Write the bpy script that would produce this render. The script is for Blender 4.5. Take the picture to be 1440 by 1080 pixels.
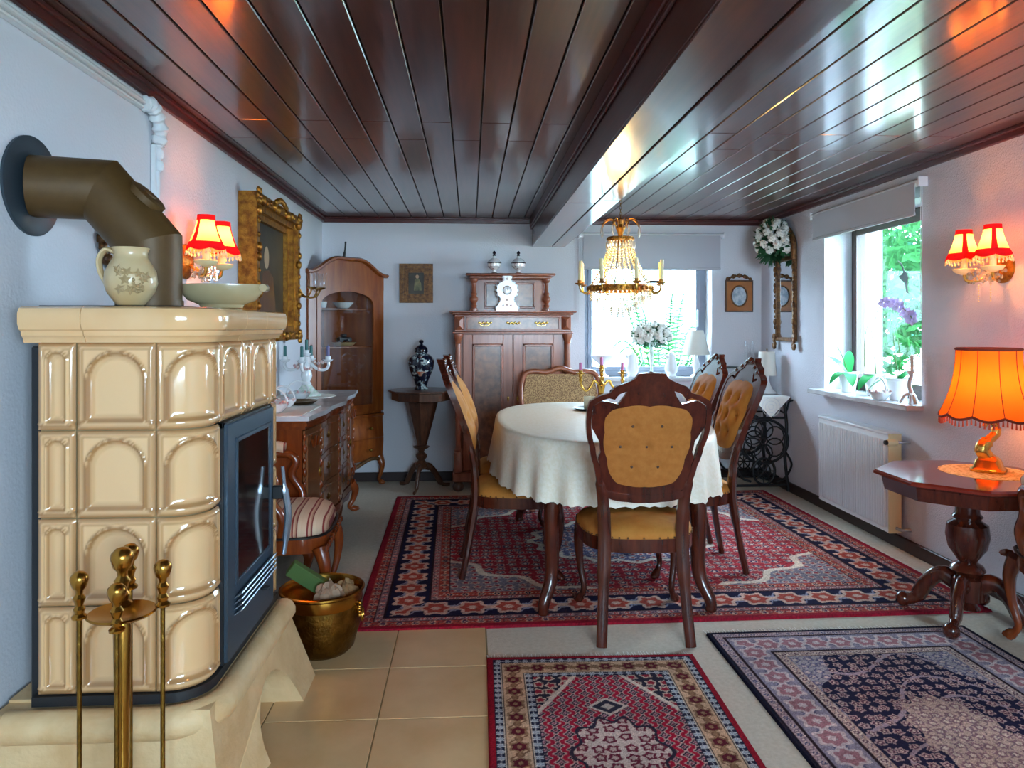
import bpy, math, random
import numpy as np
from mathutils import Vector, Matrix
from mathutils.geometry import tessellate_polygon
random.seed(7); rng = np.random.default_rng(7)
PI = math.pi; R = math.radians
S = bpy.context.scene; COL = S.collection
for o in list(bpy.data.objects): bpy.data.objects.remove(o)

# ------------------------------------------------------------------ camera, world, exposure
F, CAMH, YAW = 1040.0, 1.28, R(3.25)
cd = bpy.data.cameras.new('camera'); cam = bpy.data.objects.new('camera', cd); COL.objects.link(cam)
cd.sensor_width = 36; cd.lens = 36*F/1440; cd.shift_y = -80/1440; cd.clip_start = .02
cam.location = (0, 0, CAMH); cam.rotation_euler = (PI/2, 0, -YAW); S.camera = cam
S.view_settings.view_transform = 'Standard'; S.view_settings.look = 'None'
S.view_settings.exposure = 1.4; S.view_settings.gamma = 1; S.view_settings.use_curve_mapping = False
try:
    S.cycles.use_denoising = True; S.cycles.max_bounces = 8; S.cycles.transparent_max_bounces = 24
    S.cycles.sample_clamp_indirect = 6; S.cycles.caustics_reflective = False; S.cycles.caustics_refractive = False
except Exception: pass
XL, XR, YB, YF, ZC = -1.22, 2.49, 6.2, -1.6, 2.19        # room shell (metres)
W = bpy.data.worlds.new('sky'); S.world = W; W.use_nodes = True
WN = W.node_tree.nodes; WN['Background'].inputs[0].default_value = (.66, .84, 1.0, 1); WN['Background'].inputs[1].default_value = 16.0

def ray(px, py):
    u = (px-720)/F; v = (460-py)/F; s, c = math.sin(YAW), math.cos(YAW)
    return Vector((u*c+s, -u*s+c, v))
def at(px, py, X=None, Y=None, Z=None):
    d = ray(px, py)
    t = (Z-CAMH)/d.z if Z is not None else (Y/d.y if Y is not None else X/d.x)
    return Vector((0, 0, CAMH)) + d*t

# ------------------------------------------------------------------ materials
def lin(c):
    if isinstance(c, str): c = tuple(int(c[i:i+2], 16)/255 for i in (0, 2, 4))
    return tuple(((x+.055)/1.055)**2.4 if x > .04045 else x/12.92 for x in c)+(1,)
MATS = {}
def mat(name, c, rough=.5, metal=0., c2=None, ns=8., stretch=None, bump=0., bs=60., coat=0., spec=.5, detail=3., trans=0., alpha=1., ramp=(.35, .65)):
    m = bpy.data.materials.new(name); m.use_nodes = True; nt = m.node_tree; b = nt.nodes['Principled BSDF']
    b.inputs['Base Color'].default_value = lin(c); b.inputs['Roughness'].default_value = rough; b.inputs['Metallic'].default_value = metal
    b.inputs['Coat Weight'].default_value = coat; b.inputs['Coat Roughness'].default_value = .12; b.inputs['Specular IOR Level'].default_value = spec
    b.inputs['Transmission Weight'].default_value = trans; b.inputs['Alpha'].default_value = alpha
    tc = nt.nodes.new('ShaderNodeTexCoord'); mp = nt.nodes.new('ShaderNodeMapping'); nt.links.new(tc.outputs['Object'], mp.inputs[0])
    if stretch: mp.inputs['Scale'].default_value = stretch
    if c2 is not None:
        n = nt.nodes.new('ShaderNodeTexNoise'); n.inputs['Scale'].default_value = ns; n.inputs['Detail'].default_value = detail; n.inputs['Roughness'].default_value = .6
        nt.links.new(mp.outputs[0], n.inputs['Vector'])
        r = nt.nodes.new('ShaderNodeValToRGB'); r.color_ramp.elements[0].position = ramp[0]; r.color_ramp.elements[1].position = ramp[1]
        r.color_ramp.elements[0].color = lin(c); r.color_ramp.elements[1].color = lin(c2)
        nt.links.new(n.outputs[0], r.inputs[0]); nt.links.new(r.outputs[0], b.inputs['Base Color'])
    if bump:
        n2 = nt.nodes.new('ShaderNodeTexNoise'); n2.inputs['Scale'].default_value = bs; n2.inputs['Detail'].default_value = 4
        nt.links.new(mp.outputs[0], n2.inputs['Vector'])
        bp = nt.nodes.new('ShaderNodeBump'); bp.inputs['Strength'].default_value = min(1, bump); bp.inputs['Distance'].default_value = .004
        nt.links.new(n2.outputs[0], bp.inputs['Height']); nt.links.new(bp.outputs[0], b.inputs['Normal'])
    MATS[name] = m; return m
def glass(name, tint=(1, 1, 1), gl=.10, rough=.02):
    m = bpy.data.materials.new(name); m.use_nodes = True; nt = m.node_tree; nt.nodes.clear()
    o = nt.nodes.new('ShaderNodeOutputMaterial'); mx = nt.nodes.new('ShaderNodeMixShader'); t = nt.nodes.new('ShaderNodeBsdfTransparent'); g = nt.nodes.new('ShaderNodeBsdfGlossy')
    lw = nt.nodes.new('ShaderNodeLayerWeight'); lw.inputs[0].default_value = .5
    pw = nt.nodes.new('ShaderNodeMath'); pw.operation = 'POWER'; pw.inputs[1].default_value = 4.; nt.links.new(lw.outputs['Facing'], pw.inputs[0])
    fr = nt.nodes.new('ShaderNodeMath'); fr.operation = 'MULTIPLY_ADD'; fr.inputs[1].default_value = .7; fr.inputs[2].default_value = gl*.4; nt.links.new(pw.outputs[0], fr.inputs[0])
    t.inputs[0].default_value = tint+(1,); g.inputs['Roughness'].default_value = rough
    nt.links.new(fr.outputs[0], mx.inputs[0]); nt.links.new(t.outputs[0], mx.inputs[1]); nt.links.new(g.outputs[0], mx.inputs[2]); nt.links.new(mx.outputs[0], o.inputs[0])
    MATS[name] = m; return m
def crystal(name, tint):
    m = bpy.data.materials.new(name); m.use_nodes = True; nt = m.node_tree; nt.nodes.clear()
    o = nt.nodes.new('ShaderNodeOutputMaterial'); t = nt.nodes.new('ShaderNodeBsdfTransparent'); g = nt.nodes.new('ShaderNodeBsdfGlossy'); tl = nt.nodes.new('ShaderNodeBsdfTranslucent')
    a = nt.nodes.new('ShaderNodeMixShader'); b = nt.nodes.new('ShaderNodeMixShader'); a.inputs[0].default_value = .45; b.inputs[0].default_value = .4
    t.inputs[0].default_value = (.97, .97, .95, 1); g.inputs['Roughness'].default_value = .08; tl.inputs[0].default_value = tint+(1,)
    nt.links.new(t.outputs[0], a.inputs[1]); nt.links.new(tl.outputs[0], a.inputs[2]); nt.links.new(a.outputs[0], b.inputs[1]); nt.links.new(g.outputs[0], b.inputs[2]); nt.links.new(b.outputs[0], o.inputs[0])
    MATS[name] = m; return m
def cloth_shade(name, c, mixv=.55):
    m = bpy.data.materials.new(name); m.use_nodes = True; nt = m.node_tree; nt.nodes.clear()
    o = nt.nodes.new('ShaderNodeOutputMaterial'); mx = nt.nodes.new('ShaderNodeMixShader'); d = nt.nodes.new('ShaderNodeBsdfDiffuse'); t = nt.nodes.new('ShaderNodeBsdfTranslucent')
    d.inputs[0].default_value = lin(c); t.inputs[0].default_value = lin(c); mx.inputs[0].default_value = mixv
    nt.links.new(d.outputs[0], mx.inputs[1]); nt.links.new(t.outputs[0], mx.inputs[2]); nt.links.new(mx.outputs[0], o.inputs[0]); MATS[name] = m; return m
def emit(name, c, s):
    m = bpy.data.materials.new(name); m.use_nodes = True; nt = m.node_tree; nt.nodes.clear()
    o = nt.nodes.new('ShaderNodeOutputMaterial'); e = nt.nodes.new('ShaderNodeEmission'); e.inputs[0].default_value = lin(c); e.inputs[1].default_value = s
    nt.links.new(e.outputs[0], o.inputs[0]); MATS[name] = m; return m
def attr_mat(name, rough=.95, bump=.6, bs=260.):
    m = mat(name, 'ffffff', rough, bump=bump, bs=bs, spec=.1); nt = m.node_tree
    a = nt.nodes.new('ShaderNodeAttribute'); a.attribute_name = 'col'
    nt.links.new(a.outputs['Color'], nt.nodes['Principled BSDF'].inputs['Base Color']); return m
def stripes(name, cols, scale, axis='X', rough=.8, warp=0.):
    m = mat(name, cols[0], rough); nt = m.node_tree; b = nt.nodes['Principled BSDF']
    tc = nt.nodes.new('ShaderNodeTexCoord'); w = nt.nodes.new('ShaderNodeTexWave'); w.wave_type = 'BANDS'; w.bands_direction = axis; w.wave_profile = 'SAW'
    w.inputs['Scale'].default_value = scale; w.inputs['Distortion'].default_value = warp
    r = nt.nodes.new('ShaderNodeValToRGB'); r.color_ramp.interpolation = 'CONSTANT'; els = r.color_ramp.elements
    for i, (p, c) in enumerate(cols[1]):
        e = els[i] if i < 2 else els.new(p); e.position = p; e.color = lin(c)
    nt.links.new(tc.outputs['Object'], w.inputs[0]); nt.links.new(w.outputs[0], r.inputs[0]); nt.links.new(r.outputs[0], b.inputs['Base Color']); return m

mat('wall', 'dcdce2', .9, bump=.5, bs=90, spec=.2)
mat('wall_rough', 'd6d6e0', .9, bump=1., bs=130, spec=.2)
mat('ceil_wood', '47221b', .3, c2='5a2c22', ns=3, stretch=(14, .8, 14), bump=.08, bs=5, coat=.85)
mat('beam_wood', '431d18', .3, c2='57291f', ns=3, stretch=(14, .7, 14), coat=.9)
mat('dark_gap', '170b09', .8)
mat('trim_wood', '4a1512', .35)
mat('base_wood', '2c1512', .4)
mat('mahogany', '3c160e', .22, c2='552214', ns=4, stretch=(9, 9, 1.2), coat=.4)
mat('mahogany_top', '6a2018', .12, c2='84301f', ns=6, stretch=(6, 1, 1), coat=.6)
mat('walnut', '87482f', .33, c2='9f5c40', ns=4, stretch=(10, 10, 1), coat=.2)
mat('burl', '5d3522', .3, c2='8a5a3c', ns=22, detail=8, coat=.2)
mat('cherry', '8a3f17', .22, c2='6d2c0f', ns=4, stretch=(8, 8, 1), coat=.5)
mat('cherry_front', '7d4a2c', .16, c2='8f5a38', ns=4, stretch=(8, 8, 1), coat=.8)  # cherry with the front's greyish reflection put into the colour
mat('cabinet_wood', '7c3a17', .25, c2='97501f', ns=3, stretch=(7, 7, .8), coat=.4)
mat('dark_walnut', '43271b', .3, c2='5d3a27', ns=6, stretch=(8, 8, 1), coat=.3)
mat('velvet', 'b0702e', .75, c2='bd7f3a', ns=14, spec=.2, bump=.1, bs=200)
mat('velvet_back', 'a8682f', .85, c2='b27238', ns=40, spec=.15, bump=.15, bs=300)
mat('brass', 'b98a3e', .25, 1., c2='a57631', ns=9)
mat('old_brass', '8d6a2e', .35, 1., c2='6c4e20', ns=25, bump=.5, bs=90)
mat('gilt', 'b9822f', .38, .75, c2='7d4a1c', ns=30, bump=.6, bs=120)
mat('gilt_bright', 'e0b45a', .22, .9)
mat('gilt_dark', '4a2a18', .45, .45, c2='82592f', ns=40, bump=.5, bs=150)
mat('tile_glaze', 'e9bd8a', .1, c2='e2b37e', ns=5, coat=.6)
mat('tile_joint', 'a98f66', .8)
mat('stone_base', 'e3c394', .6, c2='d6b07e', ns=9, bump=.5, bs=70)
mat('stove_black', '1d2024', .45)
mat('door_grey', '3a4a58', .42, .3)
mat('silver', 'a9b4c0', .3, .9)
mat('pipe', '5f4420', .5, .2, c2='583e1d', ns=30)
mat('plate_grey', '3c4750', .45, .3)
mat('fire_glass', '0c0a0a', .05, coat=1.)
mat('stoneware', 'd3b98f', .35, c2='c5a878', ns=7, coat=.4)
mat('stoneware_dark', 'a98d62', .5)
mat('dish', 'bdaa82', .25, c2='b09c74', ns=5, coat=.5)
mat('porcelain', 'eceef0', .15, coat=.6)
mat('porcelain_green', 'b9d6c0', .2, c2='f0f2f0', ns=40, coat=.5)
mat('porcelain_rose', 'c9868a', .3, c2='f0e6dc', ns=60)
mat('porcelain_print', 'efe9e6', .2, c2='8c3b45', ns=45, ramp=(.58, .66), coat=.5)
mat('black_glaze', '0d1120', .12, coat=.7)
mat('black_glaze_print', '0f1528', .2, c2='b9c8c8', ns=28, ramp=(.52, .6), coat=.5, detail=6)
mat('print_panel', '9aa89a', .3, c2='b5562a', ns=14, ramp=(.4, .6))
mat('black', '14100f', .4)
mat('teal_candle', '2f6a68', .5); mat('pink_candle', 'c477a8', .5); mat('purple_candle', '6d6790', .5); mat('ivory', 'efe0a8', .5)
mat('lace', 'f0efe8', .9, bump=.8, bs=120)
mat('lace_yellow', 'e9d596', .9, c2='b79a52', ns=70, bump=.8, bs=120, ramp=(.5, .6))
mat('damask', 'f1e9d8', .5, c2='ece2cc', ns=70, detail=7, bump=.3, bs=45, spec=.45, ramp=(.46, .54))
mat('tile_floor', 'dcb88a', .3, c2='cfa878', ns=4, detail=6)
mat('grout', '8a7550', .9)
mat('carpet', 'd2c8b8', .95, c2='c6bba9', ns=60, bump=.6, bs=220, spec=.1)
mat('white_metal', 'e6e8ec', .35); mat('cream_metal', 'e6d6a6', .45)
mat('white_paint', 'eef0f2', .4)
mat('win_frame', '4b3c38', .4); mat('win_grey', '7b7f8c', .4)
mat('marble', 'dfe0e2', .2, c2='c4c6cc', ns=6, detail=6, coat=.3)
mat('blind', 'b9bac2', .8)
mat('leaf', '1f7a3c', .35, c2='2f9950', ns=6); mat('leaf_dark', '1d4a2c', .5, c2='2f6a40', ns=20)
mat('petal', 'b9a4d8', .6, c2='d8ccea', ns=20); mat('white_petal', 'ece9e2', .7, c2='d9d2c4', ns=25)
mat('stem', '53683a', .6); mat('soil', '3c2c20', .9)
cloth_shade('garden_leaf', '2a5a30', .5); cloth_shade('garden_leaf2', '27523f', .5); mat('garden_wall', 'b4beba', .9, c2='98a5a2', ns=12, detail=6, bump=1, bs=25); mat('garden_ground', '6f7d5a', .95, c2='566a44', ns=5)
mat('painting_dark', '2a261d', .5, c2='4a4030', ns=5); mat('skin_paint', 'b99a7a', .6); mat('paint_green', '4b4a2b', .5, c2='8c8456', ns=18)
mat('photo_blue', '8fa3b5', .4, c2='d3dbe0', ns=20, ramp=(.4, .6))
mat('wood_frame', 'b5702e', .35, c2='9c5a22', ns=6, coat=.3)
mat('mirror', 'e8ecf0', .02, 1.)
mat('iron', '16181c', .45, .4)
mat('firewood', 'a8845c', .9, c2='8a6844', ns=20, bump=.5); mat('green_box', '46622c', .7); mat('paper', 'b89a80', .9, c2='9a7a62', ns=12, bump=.8, bs=30)
mat('orange_trim', '7a2f1c', .9); mat('red_cloth', 'b3222c', .8); mat('tassel', 'c9563c', .9)
mat('bead', 'e8d9a8', .15, coat=1)
mat('cane', 'c09a6a', .7, c2='7d5a3a', ns=140, ramp=(.45, .55))
mat('lamp_white', 'e9e6dc', .8)
attr_mat('rug')
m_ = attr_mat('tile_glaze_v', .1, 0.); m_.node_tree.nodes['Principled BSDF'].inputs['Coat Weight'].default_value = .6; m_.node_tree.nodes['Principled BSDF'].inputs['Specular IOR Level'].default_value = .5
stripes('stripe', ('cfa58a', [(0, 'd9b79a'), (.38, '8c2f2a'), (.5, 'd2a88c'), (.62, 'b9866a'), (.70, '7d2c2a'), (.78, 'dcbd9f')]), 5.2, 'Y', warp=.6)
glass('pane', (.93, .98, 1), .10); glass('cabinet_glass', (.97, .98, .97), .16); glass('clear_glass', (.95, .96, .97), .12)
crystal('crystal', (1., .93, .70)); crystal('crystal_clear', (.95, .97, 1.))
cloth_shade('shade_orange', 'ee7d2a'); cloth_shade('shade_red', 'b8202e', .4); cloth_shade('shade_cream', 'f0c98a', .6); cloth_shade('opal', 'f6ead0', .6)
emit('bulb', 'ffc98a', 7.)

# ------------------------------------------------------------------ mesh builder
class MB:
    def __init__(s): s.v = []; s.f = []; s.M = None
    def add(s, vs, fs):
        n = len(s.v)
        s.v += [tuple(s.M @ Vector(p)) for p in vs] if s.M is not None else [tuple(p) for p in vs]
        s.f += [tuple(i+n for i in f) for f in fs]; return s
    def box(s, x0, x1, y0, y1, z0, z1, b=0.):
        if b <= 0:
            vs = [(x, y, z) for z in (z0, z1) for y in (y0, y1) for x in (x0, x1)]
            return s.add(vs, [(0, 2, 3, 1), (4, 5, 7, 6), (0, 1, 5, 4), (2, 6, 7, 3), (0, 4, 6, 2), (1, 3, 7, 5)])
        c = ((x0+x1)/2, (y0+y1)/2, (z0+z1)/2); h = ((x1-x0)/2, (y1-y0)/2, (z1-z0)/2); b = min(b, min(h)*.9)
        vs = []; idx = {}
        for sg in [(i, j, k) for i in (-1, 1) for j in (-1, 1) for k in (-1, 1)]:
            for a in range(3):
                idx[sg, a] = len(vs); vs.append(tuple(c[q]+sg[q]*(h[q]-(0 if q == a else b)) for q in range(3)))
        fs = []
        for a in range(3):
            o1, o2 = [q for q in range(3) if q != a]
            for sa in (-1, 1):
                L = []
                for p, q in ((-1, -1), (1, -1), (1, 1), (-1, 1)):
                    g = [0, 0, 0]; g[a] = sa; g[o1] = p; g[o2] = q; L.append(idx[tuple(g), a])
                fs.append(tuple(L))
            for p in (-1, 1):
                for q in (-1, 1):
                    g0 = [0, 0, 0]; g1 = [0, 0, 0]; g0[a] = -1; g1[a] = 1; g0[o1] = g1[o1] = p; g0[o2] = g1[o2] = q
                    fs.append((idx[tuple(g0), o1], idx[tuple(g1), o1], idx[tuple(g1), o2], idx[tuple(g0), o2]))
        for sg in [(i, j, k) for i in (-1, 1) for j in (-1, 1) for k in (-1, 1)]: fs.append((idx[sg, 0], idx[sg, 1], idx[sg, 2]))
        return s.add(vs, fs)
    def lathe(s, prof, n=20, c=(0, 0, 0), cap=True, sq=None):
        vs = []; fs = []
        for r, z in prof:
            for i in range(n):
                a = 2*PI*i/n; k = sq(a) if sq else 1
                vs.append((c[0]+r*k*math.cos(a), c[1]+r*k*math.sin(a), c[2]+z))
        for j in range(len(prof)-1):
            for i in range(n): a, b = j*n+i, j*n+(i+1) % n; fs.append((a, b, b+n, a+n))
        if cap: fs.append(tuple(range(n-1, -1, -1))); m = (len(prof)-1)*n; fs.append(tuple(range(m, m+n)))
        return s.add(vs, fs)
    def tube(s, pts, r, n=8, closed=False, flat=None):
        P = [Vector(p) for p in pts]; N = len(P); rs = r if isinstance(r, (list, tuple)) else [r]*N
        vs = []; fs = []; up = None
        for i in range(N):
            t = (P[(i+1) % N]-P[i-1]) if (closed or 0 < i < N-1) else (P[1]-P[0] if i == 0 else P[-1]-P[-2])
            t = t.normalized() if t.length > 1e-9 else Vector((0, 0, 1))
            if up is None: up = Vector((0, 0, 1)) if abs(t.z) < .9 else Vector((1, 0, 0))
            x = up.cross(t)
            if x.length < 1e-6: x = t.orthogonal()
            x.normalize(); y = t.cross(x); up = y
            for k in range(n):
                a = 2*PI*(k+.5)/n; e = flat if flat else (1, 1)
                vs.append(P[i]+x*(rs[i]*e[0]*math.cos(a))+y*(rs[i]*e[1]*math.sin(a)))
        for i in range(N if closed else N-1):
            for k in range(n):
                a = i*n+k; b = i*n+(k+1) % n; j = ((i+1) % N)*n; fs.append((a, b, j+(k+1) % n, j+k))
        if not closed: fs.append(tuple(range(n-1, -1, -1))); fs.append(tuple(range((N-1)*n, N*n)))
        return s.add(vs, fs)
    def prism(s, loops, d0, d1, fn):
        """loops: [outer, hole...] of (a, b); fn(a, b, d) -> point"""
        flat = [p for L in loops for p in L]; n = len(flat)
        tri = tessellate_polygon([[Vector((a, b, 0)) for a, b in L] for L in loops])
        vs = [fn(a, b, d0) for a, b in flat]+[fn(a, b, d1) for a, b in flat]
        fs = [tuple(t) for t in tri]+[tuple(n+i for i in reversed(t)) for t in tri]
        k = 0
        for L in loops:
            m = len(L)
            for i in range(m): a, b = k+i, k+(i+1) % m; fs.append((a, b, b+n, a+n))
            k += m
        return s.add(vs, fs)
    def grid(s, nu, nv, fn, wrapu=False):
        vs = [fn(i/(nu if wrapu else nu-1), j/(nv-1)) for j in range(nv) for i in range(nu)]; fs = []
        for j in range(nv-1):
            for i in range(nu if wrapu else nu-1):
                a = j*nu+i; b = j*nu+(i+1) % nu; fs.append((a, b, b+nu, a+nu))
        return s.add(vs, fs)
    def ball(s, c, r, n=10, sc=(1, 1, 1)):
        m = max(4, n//2+1)
        return s.grid(n, m, lambda u, v: (c[0]+r*sc[0]*math.sin(PI*v)*math.cos(2*PI*u), c[1]+r*sc[1]*math.sin(PI*v)*math.sin(2*PI*u), c[2]-r*sc[2]*math.cos(PI*v)), True)
def link(name, mb, m, parent=None, smooth=40, loc=None, rz=0):
    me = bpy.data.meshes.new(name); me.from_pydata(mb.v, [], mb.f); me.validate()
    if m: me.materials.append(MATS[m] if isinstance(m, str) else m)
    if smooth:
        import bmesh
        bm = bmesh.new(); bm.from_mesh(me); bmesh.ops.recalc_face_normals(bm, faces=bm.faces); bm.to_mesh(me); bm.free()
        me.polygons.foreach_set('use_smooth', [True]*len(me.polygons)); me.set_sharp_from_angle(angle=R(smooth))
    o = bpy.data.objects.new(name, me); COL.objects.link(o); o.parent = parent
    if loc is not None: o.location = loc
    o.rotation_euler.z = rz
    return o
def part(name, m, parent, fn, smooth=40):
    b = MB(); fn(b); return link(name, b, m, parent, smooth)
def tag(o, label, cat, group=None, kind=None):
    o['label'] = label; o['category'] = cat
    if group: o['group'] = group
    if kind: o['kind'] = kind
    return o
def thing(name, label, cat, loc, rz=0, group=None):
    o = bpy.data.objects.new(name, None); COL.objects.link(o); o.empty_display_size = .1
    o.location = loc; o.rotation_euler.z = rz; return tag(o, label, cat, group)
def struct(name, mb, m, parent=None, smooth=0):
    o = link(name, mb, m, parent, smooth)
    if parent is None: o['kind'] = 'structure'
    return o
def sbox(name, m, parent, *a, b=0.): q = MB(); q.box(*a, b=b); return struct(name, q, m, parent)
def pbox(name, m, parent, *a, b=.004): q = MB(); q.box(*a, b=b); return link(name, q, m, parent, 40)
def dup(root, loc, rz, label):
    r = root.copy(); COL.objects.link(r); r.location = loc; r.rotation_euler = (0, 0, rz); r['label'] = label
    for ch in list(root.children):
        c = ch.copy(); COL.objects.link(c); c.parent = r
        for g in ch.children: d = g.copy(); COL.objects.link(d); d.parent = c
    return r
def lamp(name, loc, power, c, size=.04, parent=None):
    l = bpy.data.lights.new(name, 'POINT'); l.energy = power; l.color = lin(c)[:3]; l.shadow_soft_size = size
    o = bpy.data.objects.new(name, l); COL.objects.link(o); o.location = loc; o.parent = parent; return o
def smoothpts(P, n=6):
    """Catmull-Rom through points"""
    P = [Vector(p) for p in P]; out = []
    for i in range(len(P)-1):
        a, b, c, d = P[max(i-1, 0)], P[i], P[i+1], P[min(i+2, len(P)-1)]
        for k in range(n):
            t = k/n; out.append(.5*((2*b)+(c-a)*t+(2*a-5*b+4*c-d)*t*t+(3*b-a-3*c+d)*t**3))
    return out+[P[-1]]
# ------------------------------------------------------------------ room shell
TW = .42
def quad_wall(name, m, axis, pos, thick, a0, a1, hole=None):
    """wall slab along axis ('x' wall runs in x at y=pos; 'y' wall runs in y at x=pos) with one opening (a,b,z0,z1)"""
    b = MB()
    def bx(p0, p1, z0, z1):
        if p1-p0 < 1e-4 or z1-z0 < 1e-4: return
        if axis == 'x': b.box(p0, p1, min(pos, pos+thick), max(pos, pos+thick), z0, z1)
        else: b.box(min(pos, pos+thick), max(pos, pos+thick), p0, p1, z0, z1)
    if hole:
        h0, h1, z0, z1 = hole; bx(a0, h0, 0, 2.4); bx(h1, a1, 0, 2.4); bx(h0, h1, 0, z0); bx(h0, h1, z1, 2.4)
    else: bx(a0, a1, 0, 2.4)
    return struct(name, b, m)
W1 = (at(822, 460, Y=YB).x, at(1001, 460, Y=YB).x, .85, 1.95)
W2 = (3.95, 5.07, .845, 2.0)
W3 = (.1, 2.1, .85, 2.0)                                    # unseen window added in the wall behind the camera, for daylight fill
quad_wall('wall_left', 'wall', 'y', XL, -.3, YF-.4, YB+TW)
quad_wall('wall_back', 'wall', 'x', YB, TW, XL, XR, W1)
AY = 2.95                                                   # the right wall steps back into an alcove nearer than this
def wall_right():
    b = MB(); h0, h1, z0, z1 = W2
    for y0, y1, c0, c1 in ((AY, h0, 0, 2.4), (h1, YB+TW, 0, 2.4), (h0, h1, 0, z0), (h0, h1, z1, 2.4)): b.box(XR, XR+TW, y0, y1, c0, c1)
    b.box(XR+.32, XR+TW, YF-.4, AY, 0, 2.4); return struct('wall_right', b, 'wall_rough')
wall_right()
quad_wall('wall_front', 'wall', 'x', YF, -.4, XL, XR+.32, W3)
sbox('floor', 'carpet', None, XL, XR+.32, YF, YB, -.12, 0)
FLOOR = bpy.data.objects['floor']
# stone tiles in front of the stove, laid flush on the floor
sbox('grout_bed', 'grout', FLOOR, -1.21, .07, 1.0, 3.52, 0, .0015)
tw = .366; 
tile_me = None
for i in range(4):
    for j in range(7):
        x1 = .066-i*tw; x0 = max(x1-tw, -1.21); y0 = 2.441-tw*4+.0+j*.3625; y1 = y0+.3625
        if x1-x0 < .05: continue
        b = MB(); b.box(x0+.0025, x1-.0025, y0+.0025, y1-.0025, .0005, .004, b=.001); link('tile', b, 'tile_floor', FLOOR, 0)
# ceiling: dark backing, boards, beam, cornice
sbox('ceiling', 'dark_gap', None, XL, XR+.32, YF, YB, ZC+.014, ZC+.1); CEIL = bpy.data.objects['ceiling']
BX0, BX1, BZ = .52, .80, 1.955
def plank(x0, x1, y0, y1):
    b = MB(); b.box(x0+.003, x1-.003, y0+.0015, y1-.0015, ZC, ZC+.0138, b=.003); link('plank', b, 'ceil_wood', CEIL, 30)
k0 = int((XL+.083)/.1335)-1
for k in range(-12, 27):
    x0 = -.083+k*.1335; x1 = x0+.1335
    x0 = max(x0, XL); x1 = min(x1, XR if k < 20 else XR+.32)
    if x1-x0 < .01 or (x0 >= BX0-.02 and x1 <= BX1+.02): continue
    j1 = (3.30 if k % 2 else 3.61)+(.11 if x0 > .8 else 0)
    for y0, y1 in ((YF, j1-2.4), (j1-2.4, j1), (j1, YB)):
        if x1 > XR+.01: y1 = min(y1, AY)
        if y1-y0 < .02: continue
        plank(x0, x1, y0, y1)
sbox('ceiling_beam', 'dark_gap', None, BX0+.012, BX1-.012, YF, YB, BZ+.012, ZC+.014); BEAM = bpy.data.objects['ceiling_beam']
xm = .685
for x0, x1 in ((BX0, xm-.004), (xm+.004, BX1)):
    for y0, y1 in ((YF, 1.2), (1.2, 3.9 if x0 > .6 else 4.0), (3.9 if x0 > .6 else 4.0, YB)):
        b = MB(); b.box(x0, x1, y0+.0015, y1-.0015, BZ, BZ+.012, b=.003); link('plank', b, 'beam_wood', BEAM, 30)
for xa in (BX0, BX1-.0118):
    b = MB(); b.box(xa, xa+.0118, YF, YB, BZ+.0125, ZC+.013, b=.002); link('plank', b, 'beam_wood', BEAM, 30)
def cornice(name, m, pts, dx, dy):
    b = MB()
    for (x0, x1, y0, y1, z0, z1) in pts: b.box(x0, x1, y0, y1, z0, z1, b=.004)
    return struct(name, b, m, None, 30)
cornice('trim_1', 'trim_wood', [(XL, XL+.022, YF, YB, ZC-.045, ZC), (XL, XL+.036, YF, YB, ZC-.018, ZC)], 0, 0)
cornice('trim_2', 'trim_wood', [(XL, BX0, YB-.022, YB, ZC-.045, ZC), (XL, BX0, YB-.036, YB, ZC-.018, ZC), (BX1, XR, YB-.022, YB, ZC-.045, ZC), (BX1, XR, YB-.036, YB, ZC-.018, ZC)], 0, 0)
cornice('trim_3', 'trim_wood', [(XR-.022, XR, AY, YB, ZC-.045, ZC), (XR-.036, XR, AY, YB, ZC-.018, ZC)], 0, 0)
cornice('trim_4', 'trim_wood', [(BX0-.02, BX0, YF, YB, ZC-.07, ZC), (BX0-.012, BX0, YF, YB, ZC-.09, ZC-.07), (BX1, BX1+.02, YF, YB, ZC-.07, ZC)], 0, 0)
cornice('baseboard_back', 'base_wood', [(XL, XR, YB-.018, YB, 0, .075)], 0, 0)
cornice('baseboard_right', 'base_wood', [(XR-.018, XR, AY, YB-.018, 0, .075)], 0, 0)
cornice('baseboard_left', 'base_wood', [(XL, XL+.018, YF, YB-.018, 0, .075)], 0, 0)
# white panel moulding on the left wall
b = MB()
for dz, dd in ((0, .022), (.016, .030), (.034, .018)): b.box(XL, XL+dd, YF, 2.80, 2.085+dz, 2.085+dz+.014, b=.004)
for dy, dd in ((0, .020), (.014, .028), (.028, .018)): b.box(XL, XL+dd, 2.90+dy, 2.90+dy+.012, .9, 1.98, b=.004)
q = smoothpts([(XL+.02, 2.80, 2.105), (XL+.03, 2.84, 2.11), (XL+.03, 2.885, 2.085), (XL+.03, 2.92, 2.03), (XL+.02, 2.918, 1.98)], 5)
b.tube(q, [.026+.006*math.sin(i*1.9) for i in range(len(q))], 8)
for i in range(5): b.ball((XL+.03, 2.82+i*.025, 2.118-.012*i*i*.4), .017, 8)
for i in range(3): b.ball((XL+.028, 2.92, 1.99-i*.045), .02, 8, (.8, .7, 1.2))
struct('trim_5', b, 'white_paint', None, 40)

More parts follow.
